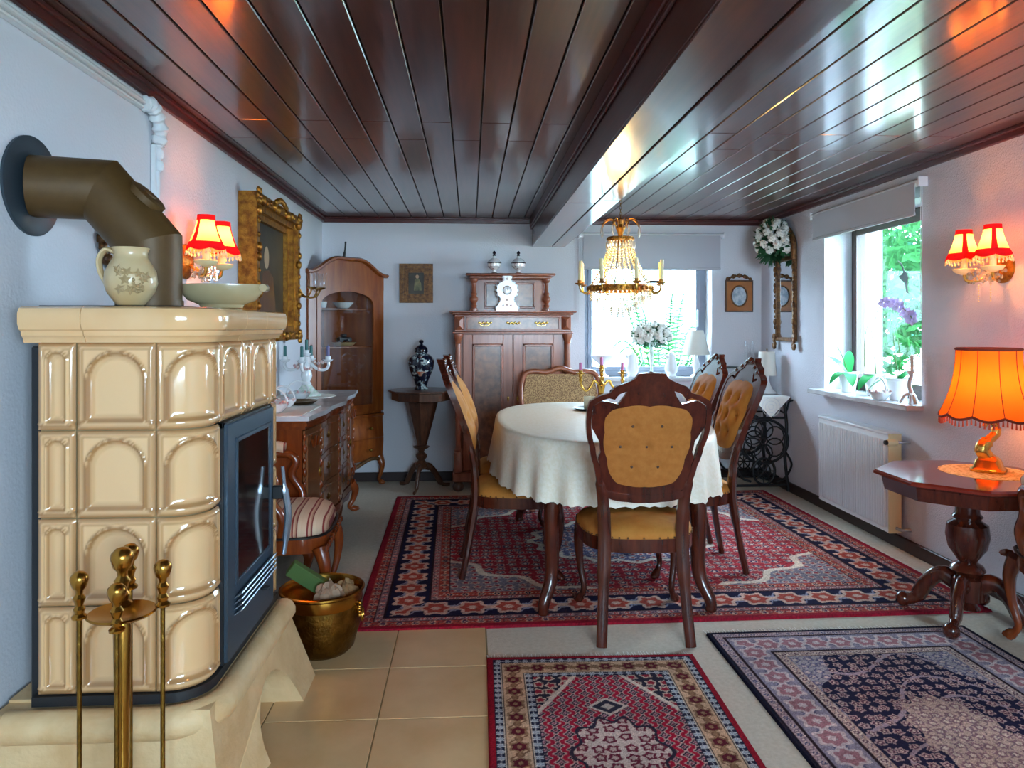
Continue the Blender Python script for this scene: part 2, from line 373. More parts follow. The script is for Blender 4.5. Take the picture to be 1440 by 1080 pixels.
# ------------------------------------------------------------------ windows
def window(name, axis, hole, plane, fm):
    """axis 'x': window in a wall running along x, frame at y=plane; 'y': wall along y, frame at x=plane"""
    h0, h1, z0, z1 = hole; r = bpy.data.objects.new(name, None); COL.objects.link(r); r['kind'] = 'structure'
    def bx(n, m, a0, a1, d0, d1, zz0, zz1, b=.004):
        q = MB()
        if axis == 'x': q.box(a0, a1, plane+d0, plane+d1, zz0, zz1, b=b)
        else: q.box(plane+d0, plane+d1, a0, a1, zz0, zz1, b=b)
        return link(n, q, m, r, 40)
    w = .065
    q = MB()
    for (a0, a1, c0, c1) in ((h0, h0+w, z0, z1), (h1-w, h1, z0, z1), (h0+w, h1-w, z0, z0+w), (h0+w, h1-w, z1-w, z1)):
        if axis == 'x': q.box(a0, a1, plane-.03, plane+.04, c0, c1, b=.006)
        else: q.box(plane-.03, plane+.04, a0, a1, c0, c1, b=.006)
    link('window_frame', q, fm, r, 40)
    q = MB(); e = w-.012; g = .035
    for (a0, a1, c0, c1) in ((h0+e, h0+e+g, z0+e, z1-e), (h1-e-g, h1-e, z0+e, z1-e), (h0+e+g, h1-e-g, z0+e, z0+e+g), (h0+e+g, h1-e-g, z1-e-g, z1-e)):
        if axis == 'x': q.box(a0, a1, plane-.045, plane-.0305, c0, c1, b=.004)
        else: q.box(plane-.045, plane-.0305, a0, a1, c0, c1, b=.004)
    link('casement', q, fm, r, 40)
    bx('pane', 'pane', h0+w, h1-w, .0, .004, z0+w, z1-w, b=0)
    return r
w1 = window('window_1', 'x', W1, YB+.2, 'win_grey')
q = MB(); q.box(W1[0]-.02, W1[1]+.02, YB-.06, YB+.17, W1[2]-.028, W1[2]+.002, b=.006); link('window_sill', q, 'marble', w1, 40)
q = MB(); q.box(W1[1]-.1, W1[1]-.075, YB+.115, YB+.155, 1.28, 1.34, b=.005); q.box(W1[1]-.096, W1[1]-.08, YB+.10, YB+.117, 1.30, 1.43, b=.005); link('window_handle', q, 'silver', w1, 40)
w2 = window('window_2', 'y', W2, XR+.225, 'win_frame')
q = MB(); q.box(XR-.10, XR+.195, W2[0]-.02, W2[1]+.06, W2[2]-.03, W2[2]+.002, b=.006); link('window_sill', q, 'marble', w2, 40)
w3 = window('fill_window', 'x', W3, YF-.2, 'win_frame')
# bird sticker on the right pane
bp = at(1272, 388, X=XR+.222)
b = MB(); sil = [(-.10, .13), (-.04, .10), (.0, .04), (.035, .02), (.05, -.02), (.03, -.06), (.05, -.14), (.02, -.12), (.0, -.05), (-.05, -.03), (-.09, -.0), (-.05, .01), (-.02, .03), (-.05, .09)]
b.prism([[(a*.75, c*.8) for a, c in sil]], 0, .0015, lambda a, c, d: (XR+.2235-d, bp.y-a, bp.z+c))
tag(link('bird_sticker', b, 'black', None, 0), 'dark bird silhouette sticker on the window pane above the orchids', 'sticker')
# roller blinds
def blind(name, label, axis, p0, p1, pos, zt, zb, sgn):
    r = thing(name, label, 'blind', (0, 0, 0))
    def bx(n, m, a0, a1, d0, d1, z0, z1, bb=.003):
        q = MB()
        if axis == 'x': q.box(a0, a1, pos-d1, pos-d0, z0, z1, b=bb)
        else: q.box(pos-d1, pos-d0, a0, a1, z0, z1, b=bb)
        return link(n, q, m, r, 40)
    q = MB(); q.tube([(p0, pos-.03, zt), (p1, pos-.03, zt)] if axis == 'x' else [(pos-.03, p0, zt), (pos-.03, p1, zt)], .021, 16); link('roller_tube', q, 'white_metal', r, 40)
    bx('fabric', 'blind', p0+.03, p1-.03, .0495, .0515, zb, zt, 0)
    bx('bottom_rail', 'blind', p0+.03, p1-.03, .045, .056, zb-.012, zb+.008)
    for a in (p0-.012, p1-.002): bx('bracket', 'white_metal', a, a+.014, .001, .055, zt-.028, zt+.028)
    q = MB()
    for o in (0, .014):
        q.tube([(p0-.004+o, pos-.03, zt-.02), (p0-.004+o, pos-.03, zt-.72)] if axis == 'x' else [(pos-.03, p0-.004+o, zt-.02), (pos-.03, p0-.004+o, zt-.72)], .0018, 5)
    link('pull_cord', q, 'white_metal', r, 40)
    return r
blind('roller_blind', 'grey roller blind drawn partway down over the window behind the chandelier', 'x', at(815, 0, Y=YB-.03).x, at(1017, 0, Y=YB-.03).x, YB, 2.055, 1.775, 1)
blind('roller_blind', 'pale roller blind above the side window with the orchids', 'y', 3.90, 5.17, XR, 2.075, 1.905, 1)

# ------------------------------------------------------------------ outside
sbox('ground', 'garden_ground', None, -6, 14, YF-8, 14, -.4, -.13)
def leafcloud(name, label, cat, c, rad, n, size, m, trunk=True, group=None):
    r = thing(name, label, cat, (c[0], c[1], -.13)); b = MB(); h = c[2]+.13
    V = rng.normal(size=(n, 3)); V /= np.linalg.norm(V, axis=1)[:, None]; V *= (rng.random((n, 1))**.4)*np.array(rad)
    for p in V:
        d = Vector(rng.normal(size=3)).normalized(); e = d.orthogonal().normalized(); s_ = size*random.uniform(.6, 1.3); p = Vector(p)+Vector((0, 0, h))
        b.add([p-d*s_, p+e*s_*.4, p+d*s_, p-e*s_*.4], [(0, 1, 2, 3)])
    o = link('foliage', b, m, r, 0); o['kind'] = 'stuff'
    if trunk: part('trunk', 'firewood', r, lambda q: q.lathe([(.09, 0), (.06, h*.6), (.03, h)], 8))
    return r
leafcloud('garden_tree', 'green leafy tree outside the side window', 'tree', (7.6, 11.0, 1.9), (2.3, 2.0, 2.0), 9000, .11, 'garden_leaf')
leafcloud('garden_tree', 'tall green tree far behind the side window pane', 'tree', (11.5, 16.0, 2.7), (3.4, 2.4, 2.6), 8000, .15, 'garden_leaf2')
leafcloud('flowering_bush', 'white flowering bush below the tree outside the side window', 'bush', (5.6, 8.3, .55), (.6, .7, .5), 2500, .05, 'white_petal', False)
def fern(loc, label):
    r = thing('garden_fern', label, 'plant', loc)
    for k in range(18):
        a = k*2.4; L = random.uniform(2.3, 3.2); b = MB(); pr = []
        for i in range(40):
            t = i/39; pr.append(Vector((math.cos(a)*L*.2*t, math.sin(a)*L*.2*t, L*(1.1*t-.45*t*t*(1+.5*(k % 3))))))
        b.tube(pr, .006, 4)
        for i in range(5, 40):
            for sg in (-1, 1):
                d = Vector((-math.sin(a)*sg, math.cos(a)*sg, random.uniform(-.1, .5))); w = random.uniform(.09, .15)*math.sin(PI*min(1, i/39*.9+.1)); p = pr[i]; e = (pr[i]-pr[i-1])*.28
                b.add([p-e, p+d*w, p+e], [(0, 1, 2)])
        link('frond', b, 'garden_leaf', r, 0)
    return r
fern((2.0, 7.5, -.13), 'green feathery fern outside the window behind the chandelier')
g = MB(); g.box(-2.5, 3.9, 8.5, 8.8, -.13, 2.0)
for k in range(60):
    x = random.uniform(-2.3, 3.7); z = random.uniform(0, 1.9); q_ = random.uniform(.05, .16); g.box(x-q_, x+q_, 8.485, 8.5, z-q_*.5, z+q_*.5, b=.0145)
tag(link('garden_wall', g, 'garden_wall', None, 0), 'pale rough garden wall outside the back window', 'wall')
# window portals guide the daylight sampling
def portal(loc, rot, sx, sy):
    l = bpy.data.lights.new('daylight_portal', 'AREA'); l.shape = 'RECTANGLE'; l.size = sx; l.size_y = sy; l.cycles.is_portal = True
    o = bpy.data.objects.new('daylight_portal', l); COL.objects.link(o); o.location = loc; o.rotation_euler = rot
portal(((W1[0]+W1[1])/2, YB+TW+.02, (W1[2]+W1[3])/2), (R(-90), 0, 0), W1[1]-W1[0], 1.1)
portal((XR+TW+.02, (W2[0]+W2[1])/2, (W2[2]+W2[3])/2), (0, R(90), 0), 1.155, W2[1]-W2[0])
portal(((W3[0]+W3[1])/2, YF-.42, (W3[2]+W3[3])/2), (R(90), 0, 0), W3[1]-W3[0], 1.15)
# ------------------------------------------------------------------ tiled stove
SX0, SX1, SY0, SY1, SZ0, SZ1 = -1.11, -.70, 1.97, 2.695, .333, 1.24
RC = .09
def foot(s, off=0.):
    """point on the stove outline (front face, round corner, door side) at path length s, pushed out by off"""
    L1 = SX1-RC-SX0; L2 = RC*PI/2
    if s <= L1: return Vector((SX0+s, SY0-off, 0))
    if s <= L1+L2:
        a = (s-L1)/RC; return Vector((SX1-RC+(RC+off)*math.sin(a), SY0+RC-(RC+off)*math.cos(a), 0))
    return Vector((SX1+off, SY0+RC+(s-L1-L2), 0))
LTOT = (SX1-RC-SX0)+RC*PI/2+(SY1-SY0-RC)
def s_of_y(y): return (SX1-RC-SX0)+RC*PI/2+(y-SY0-RC)
stove = thing('tiled_stove', 'cream glazed tiled stove with arched tile panels and black fire door', 'stove', (0, 0, 0))
def core(b):
    n = 30; pts = [foot(LTOT*i/n, -.012) for i in range(n+1)]+[Vector((SX0, SY1, 0))]
    b.prism([[(p.x, p.y) for p in pts]], SZ0, SZ1+.01, lambda a, c, d: (a, c, d))
part('body', 'tile_joint', stove, core, 40)
def hfield(u, v, w, h):
    """height of one glazed tile at u, v (metres from its lower left corner)"""
    e = min(u, w-u, v, h-v); z = .006*min(1, e/.006)
    m = min(.026, w*.24); iu, iv = u-m, v-m*.8; iw, ih = w-2*m, h-2*m*.8
    z += .0035*math.exp(-((e-.013)/.003)**2)
    if iw > .02:
        r = iw/2; cy = ih-r-.004; du = iu-r
        if iv < cy: d = min(r-abs(du), iv)
        else: d = r-math.hypot(du, iv-cy)
        if iv < 0: d = iv
        z += .005*math.exp(-(d/.004)**2)
        if d > 0: z -= .009*min(1, d/.02)**.7-.002*min(1, d/(r+.001))
    return z
def stile(s0, s1, z0, z1, nu=None):
    w = s1-s0; h = z1-z0; nu = nu or max(12, int(w/.005)); nv = int(h/.0052); b = MB()
    def fn(u, v):
        e = .0015; uu = e+u*(w-2*e); vv = e+v*(h-2*e); q = foot(s0+uu, hfield(uu, vv, w, h)); return (q.x, q.y, z0+vv)
    b.grid(nu, nv, fn)
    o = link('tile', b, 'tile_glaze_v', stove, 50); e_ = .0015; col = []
    for q in range(len(o.data.vertices)):
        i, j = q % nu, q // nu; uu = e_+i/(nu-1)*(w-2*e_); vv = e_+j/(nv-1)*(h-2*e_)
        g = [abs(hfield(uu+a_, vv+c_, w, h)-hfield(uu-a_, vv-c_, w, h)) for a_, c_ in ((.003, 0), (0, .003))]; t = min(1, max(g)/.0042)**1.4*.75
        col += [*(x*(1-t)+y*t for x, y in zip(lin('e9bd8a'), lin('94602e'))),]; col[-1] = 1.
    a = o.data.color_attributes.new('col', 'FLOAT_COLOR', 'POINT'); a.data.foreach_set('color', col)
rows = [SZ0+i*(SZ1-SZ0)/4 for i in range(5)]
sc0 = SX1-SX0-.113; sc1 = s_of_y(2.10)
for i in range(4):
    stile(0, .097, rows[i], rows[i+1]); stile(.097, sc0, rows[i], rows[i+1]); stile(sc0, sc1, rows[i], rows[i+1])
    stile(s_of_y(2.605), LTOT, rows[i], rows[i+1])
for a, c in ((2.10, 2.30), (2.30, 2.395), (2.395, 2.605)): stile(s_of_y(a), s_of_y(c), rows[3], rows[4])
# crown moulding in four glazed lengths
prof = [(-.01, 0), (.012, 0), (.016, .012), (.024, .018), (.026, .03), (.034, .034), (.04, .05), (.04, .075), (.034, .088), (.02, .093), (-.06, .093)]
def crown(s0, s1):
    b = MB(); n = max(2, int((s1-s0)/.012))
    for i in range(n+1):
        s = s0+.001+(s1-s0-.002)*i/n
        for o, z in prof: q = foot(s, o); b.v.append((q.x, q.y, SZ1+z))
    m = len(prof)
    for i in range(n):
        for k in range(m): a = i*m+k; c = i*m+(k+1) % m; b.f.append((a, c, c+m, a+m))
    b.f.append(tuple(range(m))); b.f.append(tuple(range(n*m+m-1, n*m-1, -1)))
    link('crown_tile', b, 'tile_glaze', stove, 35)
for s0, s1 in ((-.03, .125), (.125, s_of_y(2.24)), (s_of_y(2.24), s_of_y(2.46)), (s_of_y(2.46), LTOT+.02)): crown(s0, s1)
ZT = SZ1+.093
pbox('top_plate', 'stove_black', stove, SX0-.02, SX1-.06, SY0+.03, SY1, ZT-.012, ZT+.004)
pbox('back_panel', 'stove_black', stove, SX0-.03, SX0-.002, SY0+.02, SY1, .30, SZ1-.01)
def tray(b):
    n = 36; pts = [foot(LTOT*i/n, .012) for i in range(n+1)]+[Vector((SX0-.01, SY1, 0)), Vector((SX0-.01, SY0-.012, 0))]
    b.prism([[(p.x, p.y) for p in pts]], SZ0-.026, SZ0-.001, lambda a, c, d: (a, c, d))
part('plinth_tray', 'stove_black', stove, tray, 40)
# stone base with rounded lip and arched log niche
def basefn(b):
    arch = [(2.20+.18*(1-math.cos(PI*i/14)), .175*math.sin(PI*i/14)**.8) for i in range(15)]
    poly = [(1.935, 0)]+[(a, max(.0, z)) for a, z in arch]+[(2.70, 0), (2.70, .30), (1.935, .30)]
    def fn(a, z, d):
        fl = .10*(1-z/.3)**1.6 if d else 0
        return ((SX1+.035+fl*min(1, max(0, (a-1.9)/.5)+.25)) if d else -1.2, a+(.05*(1-z/.3)**1.5 if a > 2.69 else 0), z)
    b.prism([poly], 0, 1, fn)
    b.box(-1.2, SX1-.02, 2.0, 2.69, .28, SZ0-.026)
base = part('stone_base', 'stone_base', stove, basefn, 30)
def lip(b):
    path = [foot(LTOT*i/40*1.0, .035) for i in range(41)]; path = [Vector((-1.17, SY0-.035, 0))]+path
    b.tube([Vector((p.x, p.y, .268)) for p in path], .041, 12)
part('stone_lip', 'stone_base', stove, lip, 60)
pbox('niche_back', 'stone_base', stove, -1.195, -1.0, 2.15, 2.62, .001, .27, b=0)
# fire door
door = pbox('door', 'door_grey', stove, SX1-.02, SX1+.022, 2.115, 2.60, SZ0+.002, rows[3]-.006, b=.004)
def dframe(b):
    for y0, y1, z0, z1 in ((2.105, 2.125, SZ0, rows[3]), (2.59, 2.61, SZ0, rows[3]), (2.105, 2.61, rows[3]-.018, rows[3])): b.box(SX1-.02, SX1+.012, y0, y1, z0, z1, b=.002)
part('door_surround', 'stove_black', stove, dframe)
pbox('fire_glass', 'fire_glass', door, SX1+.0205, SX1+.0232, 2.195, 2.545, .545, .945, b=.001)
def gl_rim(b):
    for y0, y1, z0, z1 in ((2.18, 2.195, .53, .96), (2.545, 2.56, .53, .96), (2.195, 2.545, .53, .545), (2.195, 2.545, .945, .96)): b.box(SX1+.02, SX1+.028, y0, y1, z0, z1, b=.003)
part('glass_rim', 'door_grey', door, gl_rim)
for k in range(4):
    b = MB(); z = .455+k*.016; b.M = Matrix.Translation((SX1+.03, 2.37, z)) @ Matrix.Rotation(R(-35), 4, 'Y'); b.box(-.012, .016, -.195, .195, -.0015, .0015); link('louver', b, 'silver', door, 0)
pbox('ash_lever', 'stove_black', door, SX1+.022, SX1+.05, 2.44, 2.46, .425, .437)
h = pbox('door_handle', 'stove_black', door, SX1+.022, SX1+.06, 2.575, 2.597, .69, .735)
def grip(b):
    b.tube(smoothpts([(SX1+.056, 2.586, .80), (SX1+.064, 2.586, .72), (SX1+.075, 2.586, .64), (SX1+.066, 2.586, .54), (SX1+.06, 2.586, .50)]), [.006]*6+[.012]*12+[.008]*7, 8)
part('grip', 'silver', h, grip)
# stove pipe
pip = thing('stove_pipe', 'brown metal stove pipe bending from the stove into the wall', 'pipe', (0, 0, 0))
PC = at(211, 400, Y=2.19); PX, PY, PZ, PR = PC.x, 2.19, 1.672, .086
wy = 2.13
def ring_cut(b, path, n=40):
    b.tube(path, PR, n)
A = Vector((PX, PY, ZT+.004)); B1 = Vector((PX, PY, PZ-.155)); B2 = Vector((PX-.13, PY-.01, PZ)); C = Vector((XL+.002, wy, PZ))
def seg(name, p, q, d0, d1):
    """pipe from p to q whose end planes have normals d0, d1 (mitred)"""
    b = MB(); t = (q-p).normalized(); x = t.orthogonal().normalized(); x = Vector((0, 1, 0))-t*t.y; x.normalize(); y = t.cross(x); n = 40; L = []
    for base_, nn in ((p, d0), (q, d1)):
        for i in range(n):
            a = 2*PI*i/n; v = x*math.cos(a)*PR+y*math.sin(a)*PR; L.append(base_+v-t*(v.dot(nn)/t.dot(nn)))
    b.v = [tuple(v) for v in L]; b.f = [(i, (i+1) % n, n+(i+1) % n, n+i) for i in range(n)]+[tuple(range(n)), tuple(range(n, 2*n))]
    return link(name, b, 'pipe', pip, 50)
t1 = Vector((0, 0, 1)); t2 = (B2-B1).normalized(); t3 = (C-B2).normalized()
seg('pipe_section', A, B1, t1, (t1+t2).normalized()); el = seg('elbow', B1, B2, (t1+t2).normalized(), (t2+t3).normalized()); seg('pipe_section', B2, C, (t2+t3).normalized(), t3)
b = MB(); nrm = Vector((.707, 0, .707)); mid = (B1+B2)/2
b.M = Matrix.Translation(mid+nrm*(PR-.012)) @ Vector((0, 0, 1)).rotation_difference(nrm).to_matrix().to_4x4(); b.lathe([(.056, 0), (.056, .018), (.048, .022), (.02, .022), (.018, .026)], 28); link('cleaning_cap', b, 'pipe', el, 40)
b = MB(); b.M = Matrix.Translation((XL, wy, PZ)) @ Matrix.Rotation(R(90), 4, 'Y'); b.lathe([(.138, 0.001), (.138, .008), (.134, .010), (.08, .010)], 48); link('wall_plate', b, 'plate_grey', pip, 40)
b = MB(); b.lathe([(PR+.004, 0), (PR+.004, .02)], 40, A); link('collar', b, 'pipe', pip, 40)
# jug and dish on the stove
jp = at(184, 432, Y=2.03)
jug = thing('stoneware_jug', 'beige stoneware jug with raised vine leaves and a loop handle', 'jug', (jp.x, 2.03, ZT+.004))
J = .151/.0865*.1
jprof = [(.030, 0), (.036, .004), (.058, .035), (.066, .06), (.063, .09), (.05, .115), (.042, .128), (.041, .14), (.045, .15), (.047, .154), (.043, .154), (.038, .14), (.038, .128)]
part('body', 'stoneware', jug, lambda b: b.lathe(jprof, 32))
part('handle', 'stoneware', jug, lambda b: b.tube(smoothpts([(-.04, 0, .142), (-.065, 0, .15), (-.082, 0, .125), (-.078, 0, .09), (-.06, 0, .055)]), .009, 8, flat=(1.3, .8)))
def vine(b):
    for k in range(9):
        a = R(-62+random.uniform(-38, 38)); z = .065+random.uniform(-.035, .035); rr = .0655-abs(z-.063)*.18; c = Vector((rr*math.cos(a), rr*math.sin(a), z)); t = Vector((-math.sin(a), math.cos(a), 0)); up = Vector((0, 0, 1)); n_ = Vector((math.cos(a), math.sin(a), 0)); ang = random.uniform(0, 6)
        L = []
        for q in range(10): r_ = .016 if q % 2 == 0 else .008; L.append(c+(t*math.cos(ang+q*PI/5)+up*math.sin(ang+q*PI/5))*r_+n_*.001)
        b.add(L+[c+n_*.005], [(q, (q+1) % 10, 10) for q in range(10)])
    for k in range(14): a = R(-50+random.uniform(-14, 14)); z = .05+random.uniform(-.02, .02); b.ball((.066*math.cos(a), .066*math.sin(a), z), .0055, 6)
part('vine_relief', 'stoneware_dark', jug, vine, 0)
dp = at(312, 430, Y=2.33)
dish = thing('stoneware_dish', 'long shallow beige stoneware dish with a scrolled end', 'dish', (dp.x, 2.33, ZT+.004), R(8))
def dishf(b):
    pr = [(.05, 0), (.062, .002), (.066, .012), (.100, .026), (.118, .048), (.125, .07), (.125, .074), (.118, .074), (.09, .04), (.04, .022)]
    vs = []; n = 36
    for r_, z in pr:
        for i in range(n): a = 2*PI*i/n; vs.append((r_*1.0*math.cos(a), r_*.55*math.sin(a), z))
    b.add(vs, [(j*n+i, j*n+(i+1) % n, (j+1)*n+(i+1) % n, (j+1)*n+i) for j in range(len(pr)-1) for i in range(n)]+[tuple(range(n)), tuple(range((len(pr)-1)*n, len(pr)*n))])
part('bowl', 'dish', dish, dishf)
part('scroll_end', 'dish', dish, lambda b: b.tube([(.125, -.03, .064), (.128, 0, .066), (.125, .03, .064)], .012, 12))
# small carved mirror behind the pipe
mp = at(161, 328, X=XL+.02)
wm = thing('carved_mirror', 'small dark carved wall mirror half hidden behind the stove pipe', 'mirror', (XL, mp.y, mp.z))
def cm(b):
    for i in range(26): a = 2*PI*i/26; b.ball((.014, .075*math.cos(a), .11*math.sin(a)), .017+.006*math.sin(i*2.3), 6)
part('frame', 'gilt_dark', wm, cm, 60)
b = MB(); b.prism([[(.07*math.cos(2*PI*i/24), .105*math.sin(2*PI*i/24)) for i in range(24)]], .002, .012, lambda a, c, d: (d, a, c)); link('glass', b, 'mirror', wm, 0)
# ------------------------------------------------------------------ fireside tools
TX, TY = -.79, 1.73
zt_ = .75
stand = thing('tool_stand', 'brass fireside stand with round plate and ball top holding four tools', 'tool stand', (TX, TY, 0))
def knob(z0, s=1.):
    return [(.004*s, z0-.085*s), (.016*s, z0-.083*s), (.017*s, z0-.078*s), (.010*s, z0-.072*s), (.013*s, z0-.062*s), (.008*s, z0-.054*s), (.011*s, z0-.045*s), (.014*s, z0-.037*s), (.008*s, z0-.028*s), (.009*s, z0-.02*s), (.0155*s, z0-.012*s), (.02*s, z0+.004*s), (.0185*s, z0+.013*s), (.011*s, z0+.021*s), (.002*s, z0+.024*s)]
part('pole', 'brass', stand, lambda b: b.lathe([(.012, .03), (.02, .05), (.013, .07), (.016, .4), (.019, .60), (.012, .62)], 12))
part('ball_top', 'brass', stand, lambda b: b.lathe(knob(zt_, 1.25), 20))
part('disc', 'brass', stand, lambda b: b.lathe([(.02, .612), (.07, .628), (.074, .632), (.07, .635), (.02, .622)], 28))
part('base', 'brass', stand, lambda b: b.lathe([(.11, 0), (.11, .012), (.09, .02), (.03, .028), (.02, .04)], 28))
names = [('fire_poker', 'brass fire poker hanging on the stand beside the stove'), ('hearth_brush', 'brass hearth brush hanging on the stand beside the stove'), ('ash_shovel', 'brass ash shovel hanging on the stand beside the stove'), ('fire_tongs', 'brass fire tongs hanging on the stand beside the stove')]
offs = [(-.092, -.005), (-.02, .085), (.082, .02), (.016, -.06)]
ztop = [.705, .74, .72, .695]
for (nm, lb), (ox, oy), z in zip(names, offs, ztop):
    t = thing(nm, lb, 'fire tool', (TX+ox, TY+oy, 0))
    part('knob', 'brass', t, lambda b: b.lathe(knob(z), 16)); part('rod', 'old_brass', t, lambda b: b.lathe([(.0055, .16), (.0055, z-.084)], 8))
    if nm == 'fire_poker': part('hook', 'old_brass', t, lambda b: b.tube([(0, 0, .162), (0, 0, .10), (.0, .025, .085), (0, .04, .10)], .006, 6))
    if nm == 'hearth_brush': part('bristles', 'soil', t, lambda b: b.lathe([(.012, .165), (.03, .14), (.035, .06), (.0, .06)], 12))
    if nm == 'ash_shovel': part('pan', 'old_brass', t, lambda b: b.box(-.035, .035, -.004, .004, .04, .162, b=.003))
    if nm == 'fire_tongs': part('jaws', 'old_brass', t, lambda b: (b.tube([(0, 0, .165), (-.015, 0, .10), (-.003, 0, .05)], .005, 6), b.tube([(0, 0, .165), (.015, 0, .10), (.003, 0, .05)], .005, 6)))
# ------------------------------------------------------------------ brass log bucket
bk = thing('brass_bucket', 'hammered brass bucket with a lion mask handle standing beside the stove', 'bucket', (-.585, 2.97, .004))
part('body', 'old_brass', bk, lambda b: b.lathe([(.01, .002), (.105, .0), (.125, .02), (.148, .10), (.154, .19), (.152, .192), (.147, .19), (.141, .10), (.118, .024), (.01, .012)], 40))
part('collar_band', 'brass', bk, lambda b: b.lathe([(.154, .19), (.157, .195), (.157, .232), (.166, .24), (.166, .247), (.160, .25), (.152, .24), (.152, .195)], 40))
def mask(b):
    a = R(-15); c = Vector((.158*math.cos(a), .158*math.sin(a), .17)); b.ball(c, .024, 10, (.6, 1, 1.1))
    for k in range(8): b.ball(c+Vector((.002, .022*math.cos(k*PI/4), .024*math.sin(k*PI/4))), .009, 6)
    b.tube([c+Vector((.012, .022*math.sin(t*PI/6), -.02-.022*math.cos(t*PI/6)+.0)) for t in range(-5, 6)], .004, 6)
part('lion_mask', 'brass', bk, mask, 60)
b = MB(); b.M = Matrix.Translation((-.615, 2.985, .262)) @ Matrix.Rotation(R(38), 4, 'Y') @ Matrix.Rotation(R(12), 4, 'Z'); b.box(-.12, .12, -.02, .02, -.03, .03, b=.003)
tag(link('green_carton', b, 'green_box', None, 30), 'flat green carton tucked upright in the brass bucket', 'carton')
def crumple(name, label, c, r, m, sc):
    b = MB(); ph = [random.uniform(0, 6) for _ in range(6)]
    def fn(u, v):
        a, t = 2*PI*u, PI*v; k = 1+.16*math.sin(3*a+ph[0])*math.sin(2*t+ph[1])+.12*math.sin(5*a+ph[2]+3*t)+.08*math.sin(9*a+ph[3]-5*t)
        return (c[0]+r*sc[0]*k*math.sin(t)*math.cos(a), c[1]+r*sc[1]*k*math.sin(t)*math.sin(a), c[2]-r*sc[2]*k*math.cos(t))
    b.grid(22, 14, fn, True); return tag(link(name, b, m, None, 25), label, 'paper')
crumple('crumpled_paper', 'crumpled pinkish paper in the brass bucket next to the green carton', (-.55, 2.93, .21), .06, 'paper', (1, .9, 1.1))
crumple('crumpled_cloth', 'bunched olive brown rag at the right side of the brass bucket', (-.50, 3.0, .205), .052, 'firewood', (1, 1.2, 1))
# ------------------------------------------------------------------ sideboard on the left wall
SB0, SB1, SBX, SBZ = 3.69, 5.24, -.80, .84
sb = thing('sideboard', 'red brown sideboard with curved doors, drawers and cabriole legs on the left wall', 'sideboard', (0, 0, 0))
def bow(y):
    t = (y-SB0)/(SB1-SB0); return .035*math.sin(PI*t)-.012*math.cos(3*2*PI*t)*math.sin(PI*t)
def slab(b, z0, z1, ex, x0=XL+.005):
    n = 28; pts = [(SBX+ex+bow(SB0+(SB1-SB0)*i/n), SB0-ex+(SB1-SB0+2*ex)*i/n) for i in range(n+1)]+[(x0, SB1+ex), (x0, SB0-ex)]
    b.prism([pts], z0, z1, lambda a, c, d: (a, c, d))
def body(b): slab(b, .24, .775, -.03)
part('carcass', 'cherry', sb, body)
part('cornice', 'cherry', sb, lambda b: (slab(b, .775, .79, -.012), slab(b, .79, .806, 0), slab(b, .806, .818, -.006)))
part('worktop', 'marble', sb, lambda b: slab(b, .818, SBZ, .012), 30)  # dark polished wood top; its white reflection is put in as pale marble
part('apron', 'cherry', sb, lambda b: (slab(b, .205, .24, -.015), slab(b, .18, .205, -.035)))
def face(name, m, y0, y1, z0, z1, t=.012, rim=True):
    b = MB(); n = max(4, int((y1-y0)/.05))
    def sl(e, a, c):
        pts = [(SBX-.03+bow(y0+e+(y1-y0-2*e)*i/n)+a, y0+e+(y1-y0-2*e)*i/n) for i in range(n+1)]; pts += [(p[0]-a+c, p[1]) for p in reversed(pts)]
        return pts
    b.prism([sl(0, .002, t)], z0, z1, lambda p, q, d: (p, q, d))
    if rim: b.prism([sl(.03, t, t+.006)], z0+.03, z1-.03, lambda p, q, d: (p, q, d))
    return link(name, b, m, sb, 35)
def pull(par, y, z, w=.05):
    b = MB(); x = SBX-.015+bow(y)
    b.ball((x+.003, y, z+.006), .018, 8, (.35, 1.2, .9)); b.tube([(x+.006, y+w*.5*math.cos(PI*i/8), z-.018*math.sin(PI*i/8)) for i in range(9)], .0035, 6)
    link('pull', b, 'old_brass', par, 60)
for y0, y1 in ((3.72, 3.97), (4.88, 5.21)):
    d = face('door', 'cherry_front', y0, y1, .25, .765)
    b = MB(); x = SBX-.004+bow((y0+y1)/2)
    for k in range(2):
        zc = .36+.29*k; b.tube(smoothpts([(x, y0+.05, zc+(.06 if k else -.06)), (x+.004, (y0+y1)/2-.04, zc+(.02 if k else -.02)), (x+.004, (y0+y1)/2, zc+(.075 if k else -.075)), (x+.004, (y0+y1)/2+.04, zc+(.02 if k else -.02)), (x, y1-.05, zc+(.06 if k else -.06))]), .006, 6)
    link('carved_scroll', b, 'cherry', d, 60)
    b = MB(); b.ball((x+.004, y1-.028 if y0 < 4 else y0+.028, .52), .014, 8, (.5, .7, 1.8)); link('key_plate', b, 'old_brass', d, 60)
for k in range(3):
    for y0, y1 in ((4.0, 4.40), (4.43, 4.85)):
        d = face('drawer', 'cherry_front', y0, y1, .25+k*.173, .25+k*.173+.168, rim=True); pull(d, (y0+y1)/2, .335+k*.173)
for y in (3.715, 3.98, 4.415, 4.865, 5.215):
    b = MB()
    for i in range(9): b.ball((SBX-.018+bow(y), y, .27+i*.058), .012+.004*(i % 2), 6, (.8, .9, 1.6))
    link('carved_stile', b, 'cherry', sb, 60)
